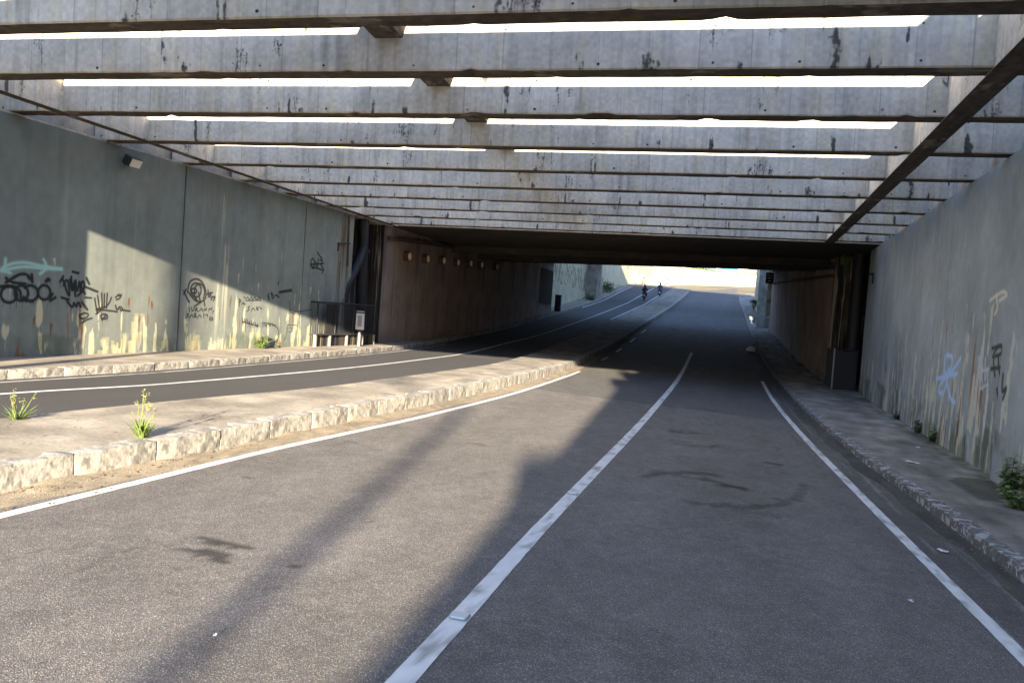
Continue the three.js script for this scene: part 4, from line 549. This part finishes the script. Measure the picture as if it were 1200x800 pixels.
// road studs on the centre line
const studBody = std({ color: lin(0.42, 0.43, 0.42), roughness: 0.5 }), studLens = std({ color: lin(0.75, 0.76, 0.74), roughness: 0.15 });
for (const [z, l] of [[4.7, 'worn road stud set in the nearest stretch of the white centre line'], [8.62, 'worn road stud on the centre line beside the sunlight edge'], [12.6, 'third road stud along the white centre line']]) {
  const s = thing('road_stud', l, 'road stud', 'road studs on the centre line'), g = new RoundedBoxGeometry(0.13, 0.03, 0.1, 3, 0.012); s.position.copy(V(mid(z), yR(mid(z), z) + 0.014, z)); s.rotation.y = 0.06; mesh('body', g, studBody, s); const e = new RoundedBoxGeometry(0.1, 0.016, 0.012, 2, 0.004); e.rotateX(0.4); e.translate(0, 0.004, 0.05); mesh('reflector', e, studLens, s); }
// floodlight on the left wall
{ const q = onWall(146, 189, [LX, 0], [LX, 50]), f = thing('floodlight', 'small square floodlight high on the graffiti wall', 'floodlight'); f.position.copy(V(LX, q.y, q.z));
  const b = new RoundedBoxGeometry(0.2, 0.2, 0.32, 2, 0.02); b.rotateZ(-0.5); b.translate(0.2, 0, 0); mesh('housing', b, M.steelDark, f); mesh('bracket', bar(new THREE.Vector3(0, -0.05, 0), new THREE.Vector3(0.18, -0.02, 0), 0.03), M.steelDark, f);
  const ln = new THREE.BoxGeometry(0.012, 0.17, 0.27); ln.rotateZ(-0.5); ln.translate(0.2 + 0.105 * Math.cos(0.5), -0.105 * Math.sin(0.5), 0); mesh('lens', ln, std({ color: lin(0.7, 0.68, 0.6), roughness: 0.25 }), f); }
// row of wall lamps in the tunnel, unlit
const lampPx = [[474, 300], [496, 303], [515, 305], [532, 307], [547, 308.5], [560, 310], [578, 312]];
lampPx.forEach(([px, py], i) => { const q = onWall(px, py, TLa, TLb), f = thing('wall_lamp', `round unlit wall lamp, ${['first', 'second', 'third', 'fourth', 'fifth', 'sixth', 'seventh'][i]} along the brown tunnel wall from the open roof`, 'wall lamp', 'wall lamps in the tunnel'); f.position.copy(V(q.x, q.y, q.z)); f.rotation.y = 0.052;
  const b = new THREE.CylinderGeometry(0.17, 0.2, 0.22, 18); b.rotateZ(-Math.PI / 2); b.translate(0.11, 0, 0); mesh('housing', b, M.rust, f); const e = new THREE.SphereGeometry(0.165, 18, 8, 0, 6.3, 0, 1.2); e.scale(1, 0.55, 1); e.rotateZ(-Math.PI / 2 ); e.translate(0.19, 0, 0); mesh('lens', e, std({ color: lin(0.85, 0.7, 0.45), roughness: 0.3 }), f); });
{ const a = onWall(606, 303.5, TLa, TLb), b = onWall(636, 306, TLa, TLb), t = thing('batten_light', 'unlit white batten light high on the far end of the brown tunnel wall', 'light fitting'); mesh('tube', bar(V(a.x + 0.12, a.y, a.z), V(b.x + 0.12, b.y, b.z), 0.05, 8), M.white, t); mesh('tray', bar(V(a.x + 0.05, a.y + 0.08, a.z), V(b.x + 0.05, b.y + 0.08, b.z), 0.06, 6), M.steelDark, t); }
// left drain niche
{ const d = thing('drain_pipe', 'thick dark drain pipe with an elbow in the niche beside the brown tunnel wall', 'pipe');
  const P = (px, py, x) => { const r = rayOf(px, py), t = x / r.x; return new THREE.Vector3(x, EYE + r.y * t, r.z * t); };
  const curve = new THREE.CatmullRomCurve3([P(426, 258, -12.75), P(426, 275, -12.75), P(425, 292, -12.75), P(414, 318, -12.72), P(405, 336, -12.7), P(403, 350, -12.7), P(402, 375, -12.7), P(402, 402, -12.7)], false, 'catmullrom', 0.3);
  mesh('elbow_pipe', new THREE.TubeGeometry(curve, 48, 0.17, 14), M.pipe, d);
  mesh('straight_pipe', bar(P(426, 256, -12.95), P(422, 404, -12.95), 0.2, 14), M.pipe, d);
  mesh('collar', bar(P(425, 292, -12.95), P(425, 296, -12.95), 0.24, 14), M.pipe, d);
  const t = thing('conduit', 'thin rusty conduit with a bracket on the corner of the graffiti wall', 'pipe'); const c0 = P(409, 252, -12.52), c1 = P(407, 312, -12.52); mesh('tube', bar(c0, c1, 0.035, 8), M.rust, t); mesh('bracket', bar(P(396, 285, -12.55), P(410, 285, -12.52), 0.03, 6), M.rust, t); mesh('strap', bar(P(397, 285, -12.58), P(396, 294, -12.58), 0.03, 6), M.rust, t);
  // mesh cage round the pipe feet
  const cg = thing('mesh_cage', 'dark wire mesh cage on a low plinth round the drain pipe feet', 'cage'); const zA = onWall(368, 380, [-12.45, 0], [-12.45, 50]).z, zB = 23.6, xf = -12.35, yb = yLs(-12, 22) + 0.02; const y1 = yb + 0.36, y2 = yb + 1.36, bars = [], wires = [], plinth = [], posts = [];
  for (const z of [zA, zA + (zB - zA) * 0.28, zA + (zB - zA) * 0.6, zB]) { bars.push(bar(V(xf, y1, z), V(xf, y2, z), 0.028, 6)); }
  for (const y of [y1, y2]) { bars.push(bar(V(xf, y, zA), V(xf, y, zB), 0.028, 6), bar(V(xf, y, zA), V(-12.6, y, zA), 0.028, 6)); }
  for (let z = zA; z < zB; z += 0.06) wires.push(bar(V(xf, y1, z), V(xf, y2, z), 0.005, 4)); for (let y = y1; y < y2; y += 0.06) wires.push(bar(V(xf, y, zA), V(xf, y, zB), 0.005, 4));
  for (let x = xf; x > -12.6; x -= 0.06) wires.push(bar(V(x, y1, zA), V(x, y2, zA), 0.005, 4)); for (let y = y1; y < y2; y += 0.06) wires.push(bar(V(xf, y, zA), V(-12.6, y, zA), 0.005, 4));
  mesh('frame', mergeGeometries(bars), M.steelDark, cg); mesh('wire_mesh', mergeGeometries(wires), M.steelDark, cg);
  mesh('sheet_panel', block([[-12.4, zA + 0.62], [-12.4, zA + 1.35], [-12.43, zA + 1.35], [-12.43, zA + 0.62]], y1, y2 - 0.05), M.steelDark, cg);
  mesh('plinth', block([[xf - 0.06, zA], [xf - 0.06, zB], [-12.62, zB], [-12.62, zA]], yb - 0.3, y1 - 0.03), stainedMat, cg);
  for (const f of [0, 0.22, 0.5, 0.78, 1]) { const z = zA + (zB - zA) * f; mesh('post', block([[xf + 0.0, z - 0.035], [xf + 0.0, z + 0.035], [xf - 0.08, z + 0.035], [xf - 0.08, z - 0.035]], yb - 0.2, y1 - 0.01), M.concrete, cg); }
  // marker post
  const mp = thing('marker_post', 'short post with a white plate standing before the mesh cage', 'marker post'), g0 = onWall(421, 400, [-12.12, 0], [-12.12, 50]); mp.position.copy(V(-12.12, yLs(-12.12, g0.z), g0.z));
  mesh('post', boxAt(0, 0.4, 0, 0.14, 0.9, 0.1), M.steelDark, mp); mesh('stripe', boxAt(0.01, 0.24, -0.053, 0.05, 0.46, 0.01), M.white, mp); const pl = new RoundedBoxGeometry(0.3, 0.62, 0.05, 2, 0.015); pl.translate(0.02, 0.86, 0.075); mesh('plate', pl, M.white, mp); mesh('print', boxAt(0.02, 0.84, -0.103, 0.15, 0.36, 0.004), std({ color: lin(0.35, 0.35, 0.36) }), mp); mesh('cap', boxAt(0.02, 1.12, -0.075, 0.3, 0.05, 0.06), M.steelDark, mp);
}
// right drain niche
{ const d = thing('drain_pipe', 'thick blue black drain pipe in the niche at the end of the right wall', 'pipe');
  mesh('pipe', bar(V(4.2, -0.1, 31.4), V(4.22, 5.5, 31.4), 0.24, 18), M.pipe, d); mesh('collar', bar(V(4.21, 3.45, 31.4), V(4.21, 3.6, 31.4), 0.28, 18), M.pipe, d);
  mesh('thin_pipe', bar(V(4.52, -0.1, 30.6), V(4.54, 5.5, 30.6), 0.08, 10), M.pipe, d);
  const b = thing('drain_box', 'dark sheet metal box round the foot of the right drain pipe', 'box'); const m = M.steelDark;
  mesh('side_panel', block([[3.42, 30.2], [3.42, 32.5], [3.46, 32.5], [3.46, 30.2]], -0.05, 1.62), m, b); mesh('front_panel', block([[3.47, 30.22], [4.26, 30.22], [4.26, 30.18], [3.47, 30.18]], -0.05, 1.55), m, b); mesh('corner_post', bar(V(3.44, -0.05, 30.16), V(3.44, 1.65, 30.16), 0.03, 8), M.concrete, b); mesh('top_rail', bar(V(3.44, 1.62, 30.16), V(4.26, 1.6, 30.16), 0.025, 8), m, b); mesh('corner_post', bar(V(4.24, -0.05, 30.14), V(4.24, 1.62, 30.14), 0.03, 8), m, b);
  const h = thing('wall_bracket', 'small dark bracket near the head of the right wall', 'bracket'); h.position.copy(V(rxAt(28.2), 4.35, 28.2)); mesh('arm', bar(new THREE.Vector3(0, 0, 0), new THREE.Vector3(-0.12, 0.0, -0.8), 0.03, 6), m, h); mesh('drop', bar(new THREE.Vector3(-0.02, 0, 0), new THREE.Vector3(-0.02, -0.35, 0), 0.03, 6), m, h);
}
{ const s = thing('notice_board', 'small dark board with pale print high on the right tunnel wall', 'sign'); const q = onWall(908, 326, TRa, TRb); s.position.copy(V(q.x - 0.1, q.y, q.z)); s.rotation.y = 0.0; mesh('board', boxAt(-0.25, 0, 0, 0.6, 0.85, 0.1), M.steelDark, s); for (let k = 0; k < 3; k++) mesh('print', boxAt(-0.25, 0.22 - 0.22 * k, -0.055, 0.42 - 0.1 * k, 0.09, 0.01), std({ color: lin(0.5, 0.48, 0.42) }), s); }
// small metal cabinet at the end of the left tunnel wall
{ const c = thing('cabinet', 'narrow dark cabinet at the far end of the brown tunnel wall', 'cabinet'); c.position.copy(V(-14.0, yLs(-14.0, 57.3), 57.3)); const g = new RoundedBoxGeometry(0.45, 1.3, 0.4, 2, 0.03); g.translate(0, 0.65, 0); mesh('body', g, M.steelDark, c); mesh('door', boxAt(0.0, 0.65, -0.205, 0.36, 1.1, 0.015), std({ color: lin(0.08, 0.08, 0.09) }), c); }

struct('puddle', sheet((z) => rKerb(z) + 0.25 + 0.2 * noise(z * 0.9, 1, 5), (z) => 2.6 + 0.3 * noise(z * 0.7, 2, 5), (x, z) => yRs(x, z) + 0.024, range(63.6, 77, 0.5), 4), std({ color: lin(0.08, 0.08, 0.08), roughness: 0.08 }), 'shallow puddle mirroring the sky on the sidewalk past the tunnel', 'puddle');
// ---------------------------------------------------------------- litter
const bagMat = std({ color: lin(0.86, 0.87, 0.9), roughness: 0.6 });
{ const g = new THREE.IcosahedronGeometry(0.2, 4), p = g.attributes.position; for (let i = 0; i < p.count; i++) { const v = new THREE.Vector3().fromBufferAttribute(p, i), k = 0.75 + 0.7 * (fbm(v.x * 6 + 3, v.y * 6 + v.z * 5, 3, 88)); p.setXYZ(i, v.x * k * 1.1, Math.max(-0.12, v.y * k * 0.9), v.z * k); } g.computeVertexNormals(); const q = onGround(880, 412, yR); const m = single('plastic_bag', g, bagMat, 'crumpled white plastic bag lying at the kerb in the dark tunnel', 'bag'); m.position.copy(V(q.x, yR(q.x, q.z) + 0.12, q.z)); }
function scrap(px, py, yf, w, d, mat, label, seed) { const q = onGround(px, py, yf), g = new THREE.PlaneGeometry(w, d, 5, 4), p = g.attributes.position, R = rng(seed); for (let i = 0; i < p.count; i++) p.setXYZ(i, p.getX(i) + (R() - 0.5) * w * 0.15, p.getY(i) + (R() - 0.5) * d * 0.15, 0.004 + 0.018 * R()); g.rotateX(-Math.PI / 2); g.rotateY(R() * 3); g.computeVertexNormals(); const m = single('paper_scrap', g, mat, label, 'litter', 'scraps of litter on the ground'); m.position.copy(V(q.x, yf(q.x, q.z) + 0.012, q.z)); }
const paper = std({ color: lin(0.68, 0.68, 0.66), side: THREE.DoubleSide }), paperY = std({ color: lin(0.6, 0.5, 0.3), side: THREE.DoubleSide });
scrap(993, 455, yRs, 0.16, 0.12, paper, 'white scrap of litter before the drain box', 1); scrap(1003, 455, yRs, 0.18, 0.12, paperY, 'tan scrap of litter before the drain box', 2);
scrap(1105, 648, yR, 0.11, 0.05, paper, 'pale scrap of litter in the right gutter', 3); scrap(1068, 706, yR, 0.05, 0.03, paper, 'tiny pale scrap on the shaded right lane', 4); scrap(1070, 543, yRs, 0.22, 0.08, paper, 'flat pale scrap on the right-hand sidewalk', 5); scrap(1076, 525, yRs, 0.1, 0.06, paper, 'small pale scrap on the right-hand sidewalk near the wall', 6);
scrap(737, 380, yR, 0.5, 0.3, paper, 'pale scrap on the road beside the median in the tunnel', 7); scrap(790, 385, yR, 0.5, 0.25, paper, 'pale scrap in the middle of the road in the tunnel', 8); scrap(843, 386, yR, 0.4, 0.2, paper, 'pale scrap towards the right kerb in the tunnel', 9); scrap(251, 750, yR, 0.025, 0.02, paper, 'tiny white scrap on the sunlit lane', 10);

{ // dry leaves and crumbs blown into the gutters and along the wall feet
  const R = rng(71), q = [], add = (x, y, z) => { const l = 0.015 + 0.035 * R(), a = R() * 6.28, o = V(x, y + 0.006 + 0.01 * R(), z); q.push(...blade(o, o.clone().add(new THREE.Vector3(Math.cos(a) * l, 0.012 * R(), Math.sin(a) * l)), l * 0.3, new THREE.Vector3(0, 0.006, 0), R).slice(0, 3)); };
  for (let i = 0; i < 420; i++) { const z = 4 + 26 * R() * R(); add(rKerb(z) - 0.02 - 0.45 * R() * R(), yR(rKerb(z), z) + 0.02, z); }
  for (let i = 0; i < 260; i++) { const z = 9 + 19 * R(); const x = rxAt(z) - (z < 13.3 ? 0.14 : 0.03) - 0.5 * R() * R(); add(x, yRs(x, z) + 0.012, z); }
  for (let i = 0; i < 320; i++) { const z = 4 + 18 * R() * R(), x = mKerb(z) + 0.05 + 0.5 * R() * R(); add(x, yR(x, z) + 0.05 * Math.max(0, 1 - (x - mKerb(z)) / 0.3), z); }
  for (let i = 0; i < 200; i++) { const z = 5 + 16 * R(), x = mKerb(z) - 0.3 - 1.3 * R(); add(x, yM(x, z) + 0.01, z); }
  const m = mesh(numbered('dry_leaves'), quads(q), std({ color: lin(0.16, 0.1, 0.05), side: THREE.DoubleSide }), scene); m.userData = { kind: 'stuff', label: 'scattered dry leaves and crumbs along the kerbs and wall feet', category: 'leaves' };
}
// ---------------------------------------------------------------- motorcycles and riders
function sdfMesh(bones, cell, box) {                          // smooth union of tapered capsules, meshed
  const size = Math.max(box.max.x - box.min.x, box.max.y - box.min.y, box.max.z - box.min.z) / 2, c = box.getCenter(new THREE.Vector3()), res = Math.ceil(2 * size / cell) + 4;
  const mc = new MarchingCubes(res, new THREE.MeshBasicMaterial(), false, false, 60000); const half = res / 2, p = new THREE.Vector3(), ab = new THREE.Vector3(), ap = new THREE.Vector3();
  for (let z = 0; z < res; z++) for (let y = 0; y < res; y++) for (let x = 0; x < res; x++) {
    p.set((x - half) / half * size * 1.05 + c.x, (y - half) / half * size * 1.05 + c.y, (z - half) / half * size * 1.05 + c.z); let s = 0;
    for (const [a, b, ra, rb] of bones) { ab.subVectors(b, a); ap.subVectors(p, a); const t = clamp(ap.dot(ab) / ab.lengthSq(), 0, 1); s += Math.exp(-28 * (ap.addScaledVector(ab, -t).length() - (ra + (rb - ra) * t))); }
    mc.field[x + y * res + z * res * res] = Math.log(s + 1e-30) / 28;
  }
  mc.isolation = 0; mc.update(); const n = mc.count, g = new THREE.BufferGeometry(), P = new Float32Array(mc.positionArray.slice(0, n * 3)); for (let i = 0; i < n * 3; i += 3) { P[i] = P[i] * size * 1.05 + c.x; P[i + 1] = P[i + 1] * size * 1.05 + c.y; P[i + 2] = P[i + 2] * size * 1.05 + c.z; }
  g.setAttribute('position', new THREE.BufferAttribute(P, 3)); g.setAttribute('normal', new THREE.BufferAttribute(new Float32Array(mc.normalArray.slice(0, n * 3)), 3)); g.setAttribute('uv', new THREE.BufferAttribute(new Float32Array(n * 2), 2)); g.computeVertexNormals(); return g;
}
const v3 = (x, y, z) => new THREE.Vector3(x, y, z);           // rides towards -z; origin on the ground under the seat
const riderBones = []; for (const s of [-1, 1]) riderBones.push([v3(0.1 * s, 0.84, 0.05), v3(0.2 * s, 0.8, -0.36), 0.1, 0.075], [v3(0.2 * s, 0.8, -0.36), v3(0.19 * s, 0.36, -0.12), 0.07, 0.05], [v3(0.19 * s, 0.33, -0.12), v3(0.2 * s, 0.31, -0.32), 0.05, 0.04], [v3(0.19 * s, 1.33, -0.03), v3(0.3 * s, 1.1, -0.18), 0.07, 0.055], [v3(0.3 * s, 1.1, -0.18), v3(0.33 * s, 1.07, -0.46), 0.05, 0.04]);
riderBones.push([v3(0, 0.88, 0.06), v3(0, 1.15, 0.02), 0.16, 0.15], [v3(0, 1.15, 0.02), v3(0, 1.34, -0.02), 0.16, 0.14], [v3(-0.13, 1.34, -0.02), v3(0.13, 1.34, -0.02), 0.09, 0.09], [v3(0, 1.4, -0.03), v3(0, 1.52, -0.05), 0.06, 0.06]);
const riderGeo = sdfMesh(riderBones, 0.03, new THREE.Box3(v3(-0.5, 0.2, -0.6), v3(0.5, 1.6, 0.35)));
const helmGeo = new THREE.SphereGeometry(0.15, 20, 14); helmGeo.scale(0.92, 1.05, 1.1); helmGeo.translate(0, 1.63, -0.06);
const visGeo = new THREE.SphereGeometry(0.152, 16, 8, 3.5, 2.4, 1.1, 0.7); visGeo.scale(0.92, 1.05, 1.1); visGeo.translate(0, 1.63, -0.06);
const tyreGeo = new THREE.TorusGeometry(0.25, 0.055, 10, 26); tyreGeo.rotateY(Math.PI / 2); const rimGeo = new THREE.CylinderGeometry(0.19, 0.19, 0.04, 18); rimGeo.rotateZ(Math.PI / 2);
function motorcycle(label, at, colour, shirt, person, scale = 1) {
  const m = thing('motorcycle', label, 'motorcycle', 'motorcycles on the far ramp'), paintM = std({ color: colour, roughness: 0.35 }); m.position.copy(at); m.rotation.y = 0.06; m.rotation.x = 0.09;
  for (const z of [0.55, -0.68]) { const w = mesh('wheel', tyreGeo, M.pipe, m); w.position.set(0, 0.3, z); mesh('rim', rimGeo, studBody, w); }
  const tank = new RoundedBoxGeometry(0.26, 0.22, 0.5, 3, 0.09); tank.translate(0, 0.78, -0.25); mesh('fuel_tank', tank, paintM, m); const seat = new RoundedBoxGeometry(0.26, 0.1, 0.66, 3, 0.04); seat.translate(0, 0.77, 0.28); mesh('seat', seat, M.pipe, m);
  mesh('engine', boxAt(0, 0.45, 0.1, 0.26, 0.34, 0.42), M.steelDark, m); mesh('swing_arm', bar(v3(0, 0.7, 0.3), v3(0, 0.32, 0.55), 0.035), M.steelDark, m); mesh('frame', bar(v3(0, 0.85, -0.42), v3(0, 0.45, -0.1), 0.03), M.steelDark, m); for (const q of [-1, 1]) mesh('fork', bar(v3(0.09 * q, 0.3, -0.68), v3(0.06 * q, 0.95, -0.46), 0.025), M.steelDark, m);
  mesh('handlebar', mergeGeometries([bar(v3(-0.36, 1.04, -0.44), v3(0.36, 1.04, -0.44), 0.018), bar(v3(0.3, 1.04, -0.44), v3(0.34, 1.2, -0.44), 0.008), bar(v3(-0.3, 1.04, -0.44), v3(-0.34, 1.2, -0.44), 0.008)]), M.steelDark, m);
  const tail = new RoundedBoxGeometry(0.2, 0.12, 0.2, 2, 0.04); tail.translate(0, 0.72, 0.68); mesh('tail_light', tail, std({ color: lin(0.5, 0.02, 0.02), roughness: 0.3 }), m); mesh('number_plate', boxAt(0, 0.56, -0.79, 0.2, 0.15, 0.01), M.white, m); mesh('exhaust', bar(v3(0.18, 0.35, -0.1), v3(0.2, 0.45, 0.75), 0.05), studBody, m);
  const p = thing('person', person, 'person', 'riders on the far ramp'); p.position.copy(at); p.rotation.copy(m.rotation); mesh('body', riderGeo, std({ color: shirt, roughness: 0.9 }), p); const h = mesh('helmet', helmGeo, std({ color: lin(0.03, 0.03, 0.035), roughness: 0.25 }), p); mesh('visor', visGeo, glassDark, h);
}
const bk = (px, py) => { const q = onGround(px, py, yL); return V(q.x, yL(q.x, q.z) + 0.006, q.z); };
motorcycle('dark motorcycle riding up the shaded far ramp on the left lane line', bk(755, 351.5), lin(0.03, 0.03, 0.03), lin(0.03, 0.03, 0.04), 'rider in dark clothes on the motorcycle at the lane line');
motorcycle('blue motorcycle riding up the shaded far ramp near the median', bk(773, 347.5), lin(0.05, 0.08, 0.2), lin(0.04, 0.1, 0.16), 'rider in teal jacket on the blue motorcycle near the median');
{ const g = (px, py) => { const q = onGround(px, py, (x, z) => grade(z) - 0.02); return V(q.x, q.y, q.z); }; motorcycle('brown motorcycle on the sunlit sand beyond the ramp, beside the wall', g(754, 337.5), lin(0.2, 0.08, 0.04), lin(0.25, 0.15, 0.1), 'rider in tan shirt on the brown motorcycle in sunlight'); motorcycle('red motorcycle on the sunlit sand beyond the ramp', g(782, 338), lin(0.5, 0.06, 0.05), lin(0.55, 0.25, 0.25), 'rider in pink shirt on the red motorcycle in sunlight'); }

shade(scene);
renderer.render(scene, camera);
